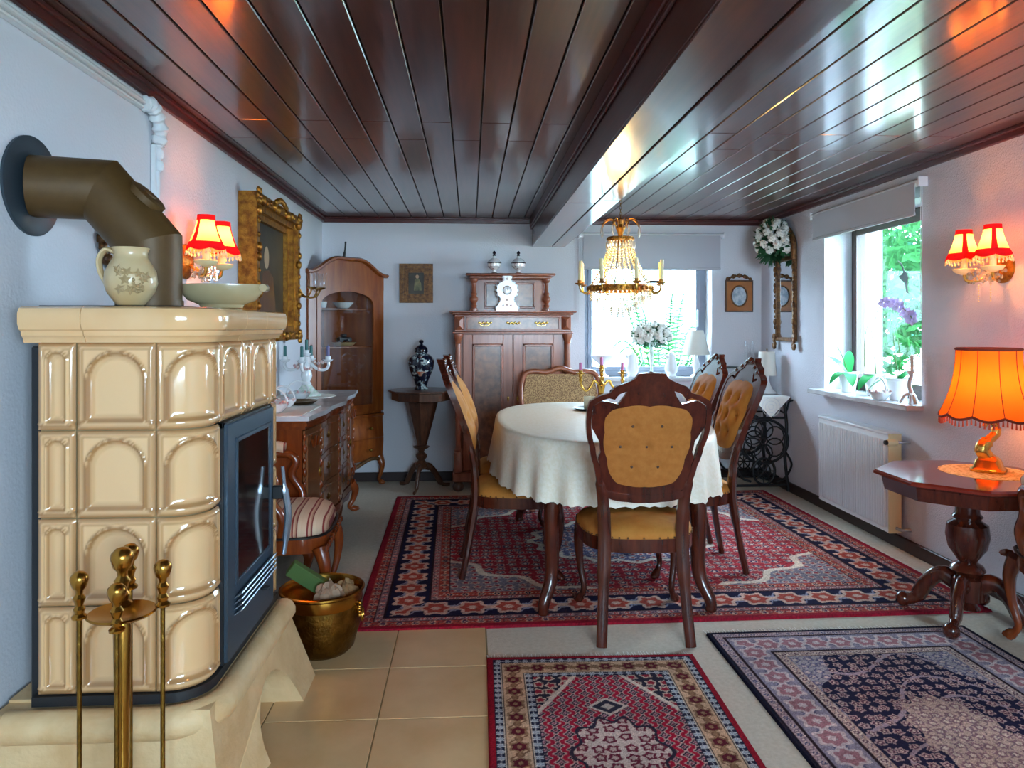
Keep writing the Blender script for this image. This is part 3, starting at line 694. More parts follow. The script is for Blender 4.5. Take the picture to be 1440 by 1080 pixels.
def cabriole(b, x, y, z1, dx, dy, s=1., z0=0.):
    p = smoothpts([(x, y, z1), (x+dx*.03, y+dy*.03, z1*.75+z0*.25), (x+dx*.02, y+dy*.02, z1*.45+z0*.55), (x-dx*.005, y-dy*.005, z1*.18+z0*.82), (x+dx*.035, y+dy*.035, z0+.012)], 5); n = len(p)
    b.tube(p, [s*(.034-.020*math.sin(PI*min(1, i/(n-1)*1.05)*.62)+(.006 if i > n-4 else 0)) for i in range(n)], 8)
    b.ball((x+dx*.04, y+dy*.04, z0+.014*s), .018*s, 8, (1.1, 1.1, .75))
for x, y, dx, dy in ((SBX-.03, SB0+.05, 1, -.6), (SBX-.03, SB1-.05, 1, .6), (XL+.07, SB0+.05, .2, -1), (XL+.07, SB1-.05, .2, 1)):
    part('leg', 'cherry', sb, lambda b: cabriole(b, x, y, .2, dx, dy, 1.15), 60)
ap = MB(); ap.prism([[(3.75, .2), (5.18, .2), (5.1, .17), (4.9, .15), (4.75, .165), (4.6, .13), (4.43, .115), (4.26, .13), (4.1, .165), (3.95, .15), (3.80, .17)]], 0, .02, lambda a, c, d: (SBX-.02-d+bow(a), a, c)); link('shaped_skirt', ap, 'cherry', sb, 30)
# lace runners and ornaments on the sideboard
def lace_mat(name, label, pts, z, m='lace', th=.0025, cat='doily', group=None):
    b = MB(); L = []
    n = len(pts)
    for i, (x, y) in enumerate(pts):
        x2, y2 = pts[(i+1) % n]; k = max(2, int(math.hypot(x2-x, y2-y)/.02))
        for j in range(k):
            t = j/k; nx, ny = (y2-y), -(x2-x); q = math.hypot(nx, ny) or 1; w = .006*abs(math.sin(PI*j/2*1.0))
            L.append((x+(x2-x)*t+nx/q*w, y+(y2-y)*t+ny/q*w))
    b.prism([L], z, z+th, lambda a, c, d: (a, c, d)); return tag(link(name, b, m, None, 0), label, cat, group)
lace_mat('lace_runner', 'white lace runner under the porcelain baskets on the sideboard', [(-1.16, 3.70), (-.84, 3.70), (-.83, 4.18), (-1.16, 4.18)], SBZ)
lace_mat('lace_doily', 'white lace doily under the porcelain candelabra', [(-1.05+.19*math.cos(2*PI*i/16), 4.78+.19*math.sin(2*PI*i/16)) for i in range(16)], SBZ)
def basket(name, label, loc, s=1., rz=0, m='porcelain', cat='basket', group=None):
    r = thing(name, label, cat, loc, rz, group)
    def bowl(b):
        pr = [(.03, 0), (.045, .003), (.06, .02), (.078, .045), (.08, .05), (.074, .05), (.056, .024), (.03, .008)]; n = 28; vs = []
        for k, (q, z) in enumerate(pr):
            for i in range(n): a = 2*PI*i/n; w = 1+(.05*math.cos(7*a) if 2 <= k <= 5 else 0); vs.append((s*q*w*math.cos(a), s*q*.78*w*math.sin(a), s*z))
        b.add(vs, [(j*n+i, j*n+(i+1) % n, (j+1)*n+(i+1) % n, (j+1)*n+i) for j in range(len(pr)-1) for i in range(n)]+[tuple(range(n)), tuple(range((len(pr)-1)*n, len(pr)*n))])
    part('bowl', m, r, bowl); part('handle', m, r, lambda b: b.tube([(s*.072*math.cos(PI*i/16), 0, s*(.045+.085*math.sin(PI*i/16))) for i in range(17)], s*.0055, 8))
    def fl(b):
        for k in range(9): a = k*.75; b.ball((s*.07*math.cos(a), s*.055*math.sin(a), s*.05), s*.011, 6)
    part('flower_rim', 'porcelain_rose', r, fl, 60)
    return r
bp1 = at(407, 562, Z=SBZ)
basket('porcelain_basket', 'white porcelain handled basket on the near end of the sideboard', (-1.0, 3.83, SBZ+.0035), .95, R(15))
basket('porcelain_basket', 'white porcelain handled basket in the middle of the lace runner', (-1.01, 4.07, SBZ+.0035), .9, R(-10))
basket('porcelain_basket', 'white porcelain handled basket beside the candelabra', (-1.03, 4.50, SBZ+.001), .9, R(20))
b = MB(); b.lathe([(.02, 0), (.085, .002), (.105, .016), (.108, .018), (.1, .018), (.08, .008), (.02, .006)], 28)
tag(link('silver_tray', b, 'old_brass', None, 40, (-.98, 4.30, SBZ+.001)), 'round dark metal dish between the porcelain baskets', 'dish')
# porcelain candelabra, five teal candles
CBX, CBY = -1.04, 4.78
cb = thing('porcelain_candelabra', 'white porcelain candelabra with flowers and five curled arms', 'candelabra', (CBX, CBY, SBZ+.0035))
part('foot', 'porcelain_green', cb, lambda b: b.lathe([(.085, 0), (.088, .01), (.07, .022), (.05, .04), (.035, .06), (.028, .07)], 24, sq=lambda a: 1+.08*math.cos(5*a)))
part('stem', 'porcelain', cb, lambda b: b.lathe([(.028, .068), (.032, .075), (.022, .09), (.03, .105), (.036, .125), (.032, .15), (.022, .18), (.026, .20), (.034, .21), (.03, .235), (.02, .25)], 20))
tips = [(.135*math.cos(a), .135*math.sin(a), .225) for a in (R(0), R(90), R(180), R(270))]+[(0, 0, .265)]
for i, (x, y, z) in enumerate(tips):
    if i < 4:
        part('arm', 'porcelain', cb, lambda b: b.tube(smoothpts([(x*.18, y*.18, .21), (x*.5, y*.5, .17), (x*.85, y*.85, .165), (x*1.02, y*1.02, .19), (x, y, z)]), .010, 8))
    part('candle_cup', 'porcelain', cb, lambda b: b.lathe([(.01, z-.012), (.022, z-.008), (.034, z+.006), (.03, z+.006), (.017, z+.004), (.018, z+.026), (.013, z+.026), (.013, z+.004)], 16, (x, y, 0)))
def cflow(b):
    for k in range(26):
        a = k*2.4; rr = .03+.09*((k*.37) % 1); zz = .17+.05*((k*.61) % 1); b.ball((rr*math.cos(a), rr*math.sin(a), zz), .011, 6)
part('flower_cluster', 'porcelain_rose', cb, cflow, 60)
for i, (x, y, z) in enumerate(tips):
    b = MB(); b.lathe([(.0105, 0), (.010, .085), (.004, .088)], 12); b.tube([(0, 0, .087), (0, 0, .095)], .0012, 5)
    tag(link('taper_candle', b, 'teal_candle' if i != 0 else 'purple_candle', None, 40, (CBX+x, CBY+y, SBZ+.0035+z+.005)), ['violet candle in the porcelain candelabra arm pointing into the room', 'teal candle in the porcelain candelabra arm toward the corner cabinet', 'teal candle in the porcelain candelabra arm toward the wall', 'teal candle in the porcelain candelabra arm toward the stove', 'teal candle in the raised middle cup of the porcelain candelabra'][i], 'candle', 'candles of the porcelain candelabra')
# small porcelain flower plaque on the left wall
pz = at(389, 524, X=XL+.03)
fp = thing('flower_plaque', 'small porcelain bunch of flowers hung on the left wall over the sideboard', 'ornament', (XL, pz.y, pz.z))
part('backing', 'porcelain', fp, lambda b: b.ball((.008, 0, 0), .045, 12, (.15, .7, 1.2)))
def plq(b):
    for k in range(14): a = k*2.4; q = .028*math.sqrt(k/14); b.ball((.016, q*math.cos(a), .02+q*1.2*math.sin(a)), .011, 6)
part('blossoms', 'porcelain_rose', fp, plq, 60)

# ------------------------------------------------------------------ wall sconces with red fringed shades
def sconce(side, label):
    sg = 1 if side == 'L' else -1
    x0 = XL if side == 'L' else XR; yc = 3.24 if side == 'L' else 3.32; zc = 1.56
    r = thing('wall_sconce', label, 'wall lamp', (x0, yc, zc))
    b = MB(); b.M = Matrix.Rotation(R(90)*sg, 4, 'Y'); b.lathe([(.075, 0), (.075, .008), (.06, .016), (.045, .018), (.03, .03), (.01, .036)], 28); link('back_plate', b, 'gilt', r, 40)
    for s in (-1, 1):
        ex, ey = .125*sg, .098*s
        arm = part('arm', 'gilt_bright', r, lambda b: b.tube(smoothpts([(.025*sg, ey*.15, -.01), (.07*sg, ey*.5, -.055), (.115*sg, ey*.9, -.06), (ex, ey, -.025)]), .007, 8))
        def cup(b):
            b.lathe([(.008, -.03), (.04, -.018), (.05, -.004), (.045, -.002), (.012, -.012)], 16, (ex, ey, 0)); b.lathe([(.015, -.012), (.014, .055)], 12, (ex, ey, 0))
        part('candle_sleeve', 'ivory', arm, cup)
        n = 40; st = MB(); H0, H1 = .045, .185
        def shf(u, v):
            a = 2*PI*u; rr = .034+(.078-.034)*(1-v)**1.7; z = H0+(H1-H0)*v
            if v < .02: z -= .010*abs(math.sin(3*a))
            return (ex+rr*(1+.015*math.cos(12*a))*math.cos(a), ey+rr*(1+.015*math.cos(12*a))*math.sin(a), z)
        st.grid(n, 12, shf, True); sh = link('shade', st, 'shade_cream', r, 60)
        for z_, m_ in ((1, 0),):
            bb = MB(); bb.grid(n, 4, lambda u, v: tuple(Vector(shf(u, .84+.16*v))+Vector((.0012*math.cos(2*PI*u), .0012*math.sin(2*PI*u), 0))), True); link('red_band', bb, 'shade_red', sh, 60)
            bb = MB(); bb.grid(n, 4, lambda u, v: tuple(Vector(shf(u, .0+.2*v))+Vector((.0014*math.cos(2*PI*u), .0014*math.sin(2*PI*u), 0))), True); link('red_band', bb, 'shade_red', sh, 60)
            for g in range(6):
                bb = MB(); a0 = g/6
                bb.grid(6, 10, lambda u, v: tuple(Vector(shf(a0-.035+.07*u, .15+.72*v))+Vector((.0013*math.cos(2*PI*a0), .0013*math.sin(2*PI*a0), 0))))
                if g % 2 == 0: link('red_panel', bb, 'shade_red', sh, 60)
        fb = MB()
        for k in range(30):
            p = Vector(shf(k/30, 0)); fb.tube([p, p+Vector((0, 0, -.008))], .0015, 4); fb.ball(p+Vector((0, 0, -.014)), .0048, 6, (1, 1, 1.5))
        link('tassel_fringe', fb, 'bead', sh, 60)
        b = MB(); b.ball((ex, ey, .085), .014, 10, (1, 1, 1.7)); link('bulb', b, 'bulb', r, 60)
        lamp('sconce_light', (ex, ey, .115), 2.4, 'ff8f40', .02, r)
    cb_ = MB()
    for k in range(70):
        a = random.uniform(0, 2*PI); rr = random.uniform(.02, .10); x = .09*sg+.045*math.cos(a)*sg*rr/.1; y = 1.3*rr*math.sin(a)
        cb_.ball((x, y, random.uniform(-.075, -.01)), random.uniform(.005, .009), 6, (1, 1, 1.4))
    link('crystal_drops', cb_, 'crystal', r, 40)
    for s in (-.4, .5):
        b = MB()
        for k in range(7): b.ball((.09*sg, s*.09, -.085-k*.012), .0042, 6)
        link('bead_chain', b, 'bead', r, 40)
    return r
sconce('L', 'wall lamp with two red and cream fringed shades above the sideboard side of the stove')
sconce('R', 'wall lamp with two red and cream fringed shades over the octagonal table')

# ------------------------------------------------------------------ big gilt portrait
pf = thing('gilt_portrait', 'large portrait painting in a deep carved gilt frame on the left wall', 'painting', (XL, 4.46, 1.60))
FW, FH, FD = .49, .40, .10
def frm(b):
    for o, wd, d0, d1 in ((0, .05, 0, FD), (.05, .035, 0, FD*.75), (.085, .035, 0, FD*.45)):
        a, c = FW-o, FH-o; b.prism([[(-a, -c), (a, -c), (a, c), (-a, c)], [(-a+wd, -c+wd), (-a+wd, c-wd), (a-wd, c-wd), (a-wd, -c+wd)]], d0+.001, d1, lambda p, q, d: (d, p, q))
part('frame', 'gilt', pf, frm, 20)
def orn(b):
    per = []
    n = 46
    for i in range(n):
        t = i/n*4; k = int(t); f = t-k; a = FW-.03; c = FH-.03
        per.append([(-a+2*a*f, c), (a, c-2*c*f), (a-2*a*f, -c), (-a, -c+2*c*f)][k])
    for i, (y, z) in enumerate(per): b.ball((FD, y+.008*math.sin(i*3), z+.008*math.cos(i*2)), .022+.009*math.sin(i*1.7), 8, (.7, 1, 1))
    for sy in (-1, 1):
        for sz in (-1, 1):
            for k in range(6): a = k*PI/3; b.ball((FD+.005, sy*(FW-.02)+.03*math.cos(a), sz*(FH-.02)+.03*math.sin(a)), .02, 8, (.6, 1, 1))
    for k in range(9): b.ball((FD+.004, -.12+.03*k, FH-.0+.025*math.sin(PI*k/8)), .02, 8, (.6, 1, 1))
part('carved_ornament', 'gilt', pf, orn, 60)
b = MB(); b.prism([[(-.375, -.285), (.375, -.285), (.375, .285), (-.375, .285)]], .005, .02, lambda p, q, d: (d, p, q)); cv = link('canvas', b, 'painting_dark', pf, 0)
b = MB(); b.prism([[(.05*math.cos(2*PI*i/20)-.02, .066*math.sin(2*PI*i/20)+.09) for i in range(20)]], .0205, .022, lambda p, q, d: (d, p, q)); link('painted_face', b, 'skin_paint', cv, 0)
b = MB(); b.prism([[(-.2, -.28), (.2, -.28), (.13, -.02), (.03, .02), (-.1, .0)]], .0205, .0215, lambda p, q, d: (d, p, q)); link('painted_coat', b, 'dark_walnut', cv, 0)
# brass plate sconce with glass cups
bs = thing('brass_wall_sconce', 'round brass plate sconce with curled arms and glass cups on the left wall', 'wall sconce', (XL, 5.13, 1.655))
b = MB(); b.M = Matrix.Rotation(R(90), 4, 'Y'); b.lathe([(.187, 0.001), (.187, .006), (.16, .016), (.08, .028), (.03, .034), (.02, .045), (.0, .05)], 40); link('plate', b, 'old_brass', bs, 40)
for k, (yy, xx) in enumerate(((-.09, .16), (.0, .20), (.09, .16))):
    a_ = part('arm', 'brass', bs, lambda b: b.tube(smoothpts([(.03, 0, -.05), (.07, yy*.4, -.15), (xx*.8, yy*.9, -.17), (xx, yy, -.115)]), .0055, 8))
    part('cup', 'clear_glass', a_, lambda b: b.lathe([(.012, -.11), (.032, -.105), (.036, -.08), (.036, -.02), (.042, -.005)], 18, (xx, yy, 0), cap=False)); part('cup_base', 'brass', a_, lambda b: b.lathe([(.01, -.12), (.03, -.112), (.034, -.106)], 16, (xx, yy, 0)))

# ------------------------------------------------------------------ corner cabinet
cc = thing('corner_cabinet', 'tall brown glazed corner cabinet with an arched top and bombe drawers', 'display cabinet', (0, 0, 0))
CA, CB_ = Vector((-1.205, 5.60, 0)), Vector((-.72, 6.13, 0))
ex = (CB_-CA).normalized(); ey = Vector((ex.y, -ex.x, 0)); CWD = (CB_-CA).length
def cpt(u, d, z): p = CA+ex*u+ey*d; return (p.x, p.y, z)
def tri(b, z0, z1, e):
    P = [cpt(-.0, e, 0), cpt(CWD, e, 0), (CB_.x, YB-.002, 0), (XL+.002, YB-.002, 0), (XL+.002, CA.y, 0)]
    b.prism([[(p[0], p[1]) for p in P]], z0, z1, lambda a, c, d: (a, c, d))
def shell(b):
    for z0, z1 in ((.58, .60), (1.70, 1.72)): tri(b, z0, z1, -.012)
    b.prism([[(XL+.002, CA.y), (XL+.016, CA.y), (XL+.016, YB-.016), (CB_.x, YB-.016), (CB_.x, YB-.002), (XL+.002, YB-.002)]], .60, 1.70, lambda a, c, d: (a, c, d))
part('carcass', 'cabinet_wood', cc, shell, 30)
part('shelf', 'cabinet_wood', cc, lambda b: tri(b, 1.115, 1.127, -.05)); part('shelf', 'cabinet_wood', cc, lambda b: tri(b, 1.415, 1.427, -.05))
def archz(u): t = (u/CWD-.5)*2; return 1.70+.115*max(0, math.cos(t*PI*.5))**1.3-.012*math.cos(t*PI*2.2)
def bonnet(b):
    n = 24; P = [(CWD*i/n, archz(CWD*i/n)) for i in range(n+1)]
    b.prism([[(0, 1.58)]+[(CWD*i/12, 1.50+.11*math.sin(PI*i/12)**.7) for i in range(13)][1:-1]+[(CWD, 1.58)]+list(reversed(P))], 0, .03, lambda u, z, d: cpt(u, d-.012, z))
part('bonnet', 'cabinet_wood', cc, bonnet, 30)
def cornice_(b):
    n = 24; L = [Vector(cpt(CWD*(i/n*1.08-.04), .02, archz(CWD*min(1, max(0, i/n*1.08-.04)))+.008)) for i in range(n+1)]; b.tube(L, .026, 8, flat=(1.2, .7))
    for i in range(n): pass
part('cornice', 'cabinet_wood', cc, cornice_, 50)
def roof(b):
    n = 16; vs = []
    for i in range(n+1): u = CWD*i/n; vs += [cpt(u, .0, archz(u)), cpt(u, -.02, archz(u)-.01), (min(-.73, CA.x+.02+(CB_.x-CA.x)*i/n), YB-.01-(.25*(1-i/n)), 1.72)]
    b.add(vs, [(i*3+k, i*3+k+1, i*3+k+4, i*3+k+3) for i in range(n) for k in range(2)])
part('roof', 'cabinet_wood', cc, roof)
for u0, u1 in ((-.005, .065), (CWD-.065, CWD+.005)):
    part('stile', 'cabinet_wood', cc, lambda b: b.prism([[(u0, .0), (u1, .0), (u1, .022), (u0, .022)]], .60, 1.66, lambda a, c, d: cpt(a, c-.012, d)))
dr = part('door', 'cabinet_wood', cc, lambda b: b.prism([[(.068, .602), (CWD-.068, .602), (CWD-.068, 1.625), (.068, 1.625)], [(.105, .66)]+[(.105+(CWD-.21)*(1-math.cos(PI*i/12))/2, 1.46+.10*math.sin(PI*i/12)) for i in range(13)]+[(CWD-.105, .66)]], -.008, .016, lambda a, c, d: cpt(a, d, c)), 30)
part('glass', 'cabinet_glass', dr, lambda b: b.prism([[(.10, .655), (CWD-.10, .655), (CWD-.10, 1.565), (.10, 1.565)]], .0, .003, lambda a, c, d: cpt(a, d, c)), 0)
part('lower_case', 'cabinet_wood', cc, lambda b: (tri(b, .20, .575, -.005), tri(b, .56, .578, .02)))
for z0, z1 in ((.215, .385), (.39, .555)):
    def bomb(b):
        def fn(u, v): z = z0+(z1-z0)*v; zz = (z-.2)/.36; return cpt(.02+(CWD-.04)*u, .012+.045*math.sin(PI*zz)*(math.sin(PI*u)*.5+.6), z)
        b.grid(18, 10, fn)
    d = part('drawer', 'cabinet_wood', cc, bomb, 60)
    for u in (.25, .75): part('pull', 'old_brass', d, lambda b: b.ball(cpt(CWD*u, .075, (z0+z1)/2), .017, 8, (1, 1, .7)), 60)
part('skirt', 'gilt_dark', cc, lambda b: b.tube([cpt(CWD*i/16, .01+.02*math.sin(PI*i/16), .19+.03*math.sin(3*PI*i/16)) for i in range(17)], .016, 8), 60)
for u, d in ((.03, .0), (CWD-.03, .0)):
    q = Vector(cpt(u, d, 0)); part('leg', 'cabinet_wood', cc, lambda b: cabriole(b, q.x, q.y, .22, ey.x, ey.y, 1.1), 60)
part('leg', 'cabinet_wood', cc, lambda b: b.box(XL+.02, XL+.06, YB-.07, YB-.03, 0, .2))
# things in the corner cabinet
def cat_thing(name, label, cat, u, d, z, prof, m, n=18):
    b = MB(); b.lathe(prof, n); return tag(link(name, b, m, None, 40, cpt(u, d, z)), label, cat)
cat_thing('porcelain_bowl', 'white porcelain bowl on the upper shelf of the corner cabinet', 'bowl', CWD*.62, -.16, 1.428, [(.03, 0), (.05, .01), (.085, .05), (.08, .05), (.04, .014)], 'porcelain')
cat_thing('small_cup', 'small white cup on the upper shelf of the corner cabinet', 'cup', CWD*.30, -.12, 1.428, [(.02, 0), (.03, .01), (.036, .05), (.032, .05), (.018, .01)], 'porcelain')
cat_thing('oval_dish', 'pale dish on the lower shelf of the corner cabinet', 'dish', CWD*.60, -.13, 1.128, [(.05, 0), (.07, .004), (.10, .03), (.095, .03), (.05, .008)], 'stoneware')
b = MB(); b.box(-.06, .06, -.02, .02, .012, .04, b=.008); b.box(-.03, .02, -.018, .018, .04, .065, b=.008)
for x in (-.04, .04):
    for y in (-.022, .022): b.M = Matrix.Translation((x, y, .018)) @ Matrix.Rotation(R(90), 4, 'X'); b.lathe([(.018, -.004), (.018, .004)], 14); b.M = None
tag(link('model_car', b, 'stove_black', None, 40, cpt(CWD*.60, -.13, 1.16), math.atan2(ex.y, ex.x)), 'dark vintage model car in the pale dish of the corner cabinet', 'model car')
b = MB(); b.tube(smoothpts([(0, 0, 0), (.004, 0, .05), (.010, 0, .10), (.012, 0, .135)]), [.011]*8+[.007]*11, 8); b.ball((.012, 0, .14), .009, 8); b.ball((0, 0, .008), .02, 8, (1, 1, .4))
tag(link('wooden_figure', b, 'black', None, 40, cpt(CWD*.48, -.02, archz(CWD*.48)+.0)), 'dark slender carved figure on top of the corner cabinet', 'figurine')

# ------------------------------------------------------------------ striped armchairs
def armchair(name, label, loc, rz):
    r = thing(name, label, 'armchair', loc, rz)           # local +y faces forward
    w, d = .25, .235
    def seat(b):
        def fn(u, v):
            a = 2*PI*u; c, s_ = math.cos(a), math.sin(a); k = (abs(c)**4+abs(s_)**4)**-.25
            rr = [0, .5, .8, .95, 1, 1, .97][min(6, int(v*6+.5))]; zz = [.485, .48, .465, .445, .42, .40, .385][min(6, int(v*6+.5))]
            return (w*rr*k*c*.97, d*rr*k*s_*.97, zz)
        b.grid(40, 7, fn, True)
    part('seat_cushion', 'stripe', r, seat, 70)
    def rail(b):
        n = 40; L = []
        for i in range(n): a = 2*PI*i/n; c, s_ = math.cos(a), math.sin(a); k = (abs(c)**4+abs(s_)**4)**-.25; L.append((w*k*c*.98, d*k*s_*.98))
        b.prism([L], .32, .386, lambda p, q, z: (p, q, z))
        for sg in (-1, 1):
            for k in range(5): b.ball((sg*.06*k, d+.0, .345), .018, 8, (1.6, .5, .9))
    part('seat_rail', 'cherry', r, rail)
    part('gimp_braid', 'black', r, lambda b: b.tube([(w*1.0*(abs(math.cos(a))**4+abs(math.sin(a))**4)**-.25*math.cos(a), d*(abs(math.cos(a))**4+abs(math.sin(a))**4)**-.25*math.sin(a), .388) for a in [2*PI*i/40 for i in range(40)]], .006, 6, closed=True))
    for x, y, dx, dy in ((-w+.035, d-.035, -.6, .8), (w-.035, d-.035, .6, .8)): part('leg', 'cherry', r, lambda b: cabriole(b, x, y, .34, dx, dy, 1.05), 60)
    for x, y in ((-w+.05, -d+.03), (w-.05, -d+.03)): part('leg', 'cherry', r, lambda b: b.tube([(x, y, .34), (x, y-.02, .15), (x, y-.06, 0)], [.022, .018, .016], 8))
    for s in (-1, 1):
        a_ = part('arm', 'cherry', r, lambda b: b.tube(smoothpts([(s*(w-.03), .03, .36), (s*(w-.0), .05, .47), (s*(w+.0), .0, .56), (s*(w-.0), .02, .625), (s*(w+.0), -.01, .66), (s*(w-.0), -.07, .665), (s*(w-.02), -.16, .68), (s*(w-.04), -.25, .70)]), .02, 8, flat=(1, 1.1)), 60)
        part('arm_pad', 'stripe', a_, lambda b: b.tube(smoothpts([(s*w, -.03, .69), (s*w, -.07, .70), (s*(w-.01), -.13, .70), (s*(w-.02), -.18, .705)]), [.012]+[.028]*16+[.012]*2, 10), 60)
    def bk_(b):
        L = smoothpts([(-w+.05, -d+.03, .36), (-w+.03, -d-.02, .60), (-w+.02, -d-.08, .85), (-.14, -d-.12, .97), (0, -d-.13, 1.0), (.14, -d-.12, .97), (w-.02, -d-.08, .85), (w-.03, -d-.02, .60), (w-.05, -d+.03, .36)]); b.tube(L, .024, 8)
    part('back_frame', 'cherry', r, bk_, 60)
    part('back_pad', 'stripe', r, lambda b: b.grid(16, 14, lambda u, v: ((w-.06)*(2*u-1)*(1-.2*max(0, v-.7)), -d+.015-.13*v+.035*math.sin(PI*u)*math.sin(PI*v), .46+.50*v*(1-.05*abs(2*u-1)))), 60)
    return r
armchair('armchair', 'carved armchair with red and cream striped seat between stove and sideboard', (-.85, 3.40, 0), R(-87))
armchair('armchair', 'carved armchair beside the octagonal table at the far corner of the blue rug', (2.335, 2.60, .013), R(-20))
# ------------------------------------------------------------------ tall carved cupboard on the back wall
VY = 5.78
def vx(px): return at(px, 460, Y=VY).x
def vz(py): return at(720, py, Y=VY).z
vk = thing('carved_cupboard', 'tall brown two door cupboard with columns, drawer and a raised gallery top', 'cupboard', (0, 0, 0))
x0, x1 = vx(641), vx(801); xm_ = (x0+x1)/2; yb = YB-.005
def vbox(name, m, parent, a, b_, c, d, e, f, bb=.004): return pbox(name, m, parent, a, b_, c, d, e, f, b=bb)
vbox('carcass', 'walnut', vk, x0, x1, VY+.022, yb, .09, 1.245)
vbox('plinth', 'walnut', vk, x0-.025, x1+.025, VY-.025, yb, .075, .15, .008)
part('cornice', 'walnut', vk, lambda b: (b.box(x0-.03, x1+.03, VY-.03, yb, 1.375, 1.392, b=.006), b.box(x0-.05, x1+.05, VY-.05, yb, 1.392, 1.405, b=.005)))
vbox('drawer_case', 'walnut', vk, x0-.01, x1+.01, VY-.01, yb, 1.245, 1.375)
part('moulding', 'walnut', vk, lambda b: b.box(x0-.025, x1+.025, VY-.03, yb, 1.228, 1.246, b=.006))
for s, xa in ((-1, x0-.01), (1, x1-.07)):
    b = MB(); xc, zc, w_, h_ = xa+.04, 1.31, .036, .052; y_ = VY-.011
    b.add([(xc-w_, y_, zc-h_), (xc+w_, y_, zc-h_), (xc+w_, y_, zc+h_), (xc-w_, y_, zc+h_), (xc, y_-.03, zc-.02), (xc, y_-.03, zc+.02)], [(0, 1, 4), (1, 2, 5, 4), (2, 3, 5), (3, 0, 4, 5)]); link('diamond_block', b, 'walnut', vk, 0)
dw = vbox('drawer', 'burl', vk, x0+.085, x1-.085, VY-.022, VY-.0105, 1.262, 1.36)
part('drawer_rim', 'walnut', dw, lambda b: [b.box(*q, b=.003) for q in ((x0+.08, x1-.08, VY-.028, VY-.0105, 1.355, 1.367), (x0+.08, x1-.08, VY-.028, VY-.0105, 1.255, 1.267), (x0+.08, x0+.092, VY-.028, VY-.0105, 1.267, 1.355), (x1-.092, x1-.08, VY-.028, VY-.0105, 1.267, 1.355))])
for k, xx in enumerate((xm_-.22, xm_, xm_+.22)):
    def pl(b):
        for j in range(7): b.ball((xx-.045+.015*j, VY-.026, 1.311+.004*math.cos(j*PI)), .0085, 6, (1.2, .5, 1+.3*(j == 3)))
        if k != 1: b.tube([(xx+.035*math.cos(PI*i/8), VY-.036, 1.304-.016*math.sin(PI*i/8)) for i in range(9)], .003, 6)
    part('brass_pull' if k != 1 else 'key_plate', 'gilt_bright', dw, pl, 60)
for s, (a, c) in enumerate(((x0+.055, xm_-.003), (xm_+.003, x1-.055))):
    def dfr(b):
        o = .075
        for q in ((a, a+o, .16, 1.222), (c-o, c, .16, 1.222), (a+o, c-o, .16, .16+o), (a+o, c-o, 1.222-o, 1.222)): b.box(q[0], q[1], VY-.004, VY+.02, q[2], q[3], b=.003)
        for q in ((a+o, a+o+.018, .16+o, 1.222-o), (c-o-.018, c-o, .16+o, 1.222-o), (a+o, c-o, .16+o, .16+o+.018), (a+o, c-o, 1.222-o-.018, 1.222-o)): b.box(q[0], q[1], VY-.012, VY+.016, q[2], q[3], b=.004)
    d = part('door', 'walnut', vk, dfr); pbox('door_panel', 'burl', d, a+.09, c-.09, VY+.006, VY+.016, .25, 1.13, b=.002)
    part('key_plate', 'gilt_bright', d, lambda b: b.ball((c-.035 if s == 0 else a+.035, VY-.006, .72), .012, 8, (.7, .3, 2)), 60)
colp = [(.020, .15), (.034, .155), (.034, .30), (.026, .31), (.030, .325), (.022, .335), (.0215, .36), (.024, .7), (.022, 1.12), (.0225, 1.15), (.027, 1.155), (.022, 1.165), (.03, 1.19), (.036, 1.21), (.036, 1.226)]
for xx in (x0+.018, x1-.018):
    part('column', 'walnut', vk, lambda b: b.lathe(colp, 20, (xx, VY-.012, 0)))
    part('ball_foot', 'dark_walnut', vk, lambda b: b.lathe([(.02, .076), (.032, .07), (.045, .04), (.04, .012), (.025, 0)], 20, (xx, VY+.01, 0)))
    part('ball_foot', 'dark_walnut', vk, lambda b: b.lathe([(.02, .076), (.04, .04), (.025, 0)], 16, (xx, yb-.06, 0)))
g0, g1 = vx(661), vx(776)
vbox('gallery_back', 'walnut', vk, g0+.04, g1-.04, VY+.21, VY+.24, 1.405, 1.665)
vbox('gallery_panel', 'burl', vk, g0+.13, g1-.13, VY+.200, VY+.212, 1.445, 1.63)
part('panel_rim', 'walnut', vk, lambda b: [b.box(*q, b=.004) for q in ((g0+.115, g1-.115, VY+.192, VY+.212, 1.628, 1.642), (g0+.115, g1-.115, VY+.192, VY+.212, 1.432, 1.447), (g0+.115, g0+.13, VY+.192, VY+.212, 1.447, 1.628), (g1-.13, g1-.115, VY+.192, VY+.212, 1.447, 1.628))])
part('gallery_cornice', 'walnut', vk, lambda b: (b.box(g0-.005, g1+.005, VY+.06, yb, 1.665, 1.685, b=.006), b.box(g0-.035, g1+.035, VY+.03, yb, 1.685, 1.705, b=.008)))
for xx in (g0+.03, g1-.03): part('turned_post', 'walnut', vk, lambda b: b.lathe([(.03, 1.406), (.03, 1.43), (.018, 1.435), (.026, 1.45), (.016, 1.465), (.022, 1.475), (.034, 1.495), (.034, 1.51), (.02, 1.53), (.026, 1.545), (.017, 1.56), (.017, 1.63), (.026, 1.64), (.03, 1.65), (.03, 1.666)], 20, (xx, VY+.12, 0)))
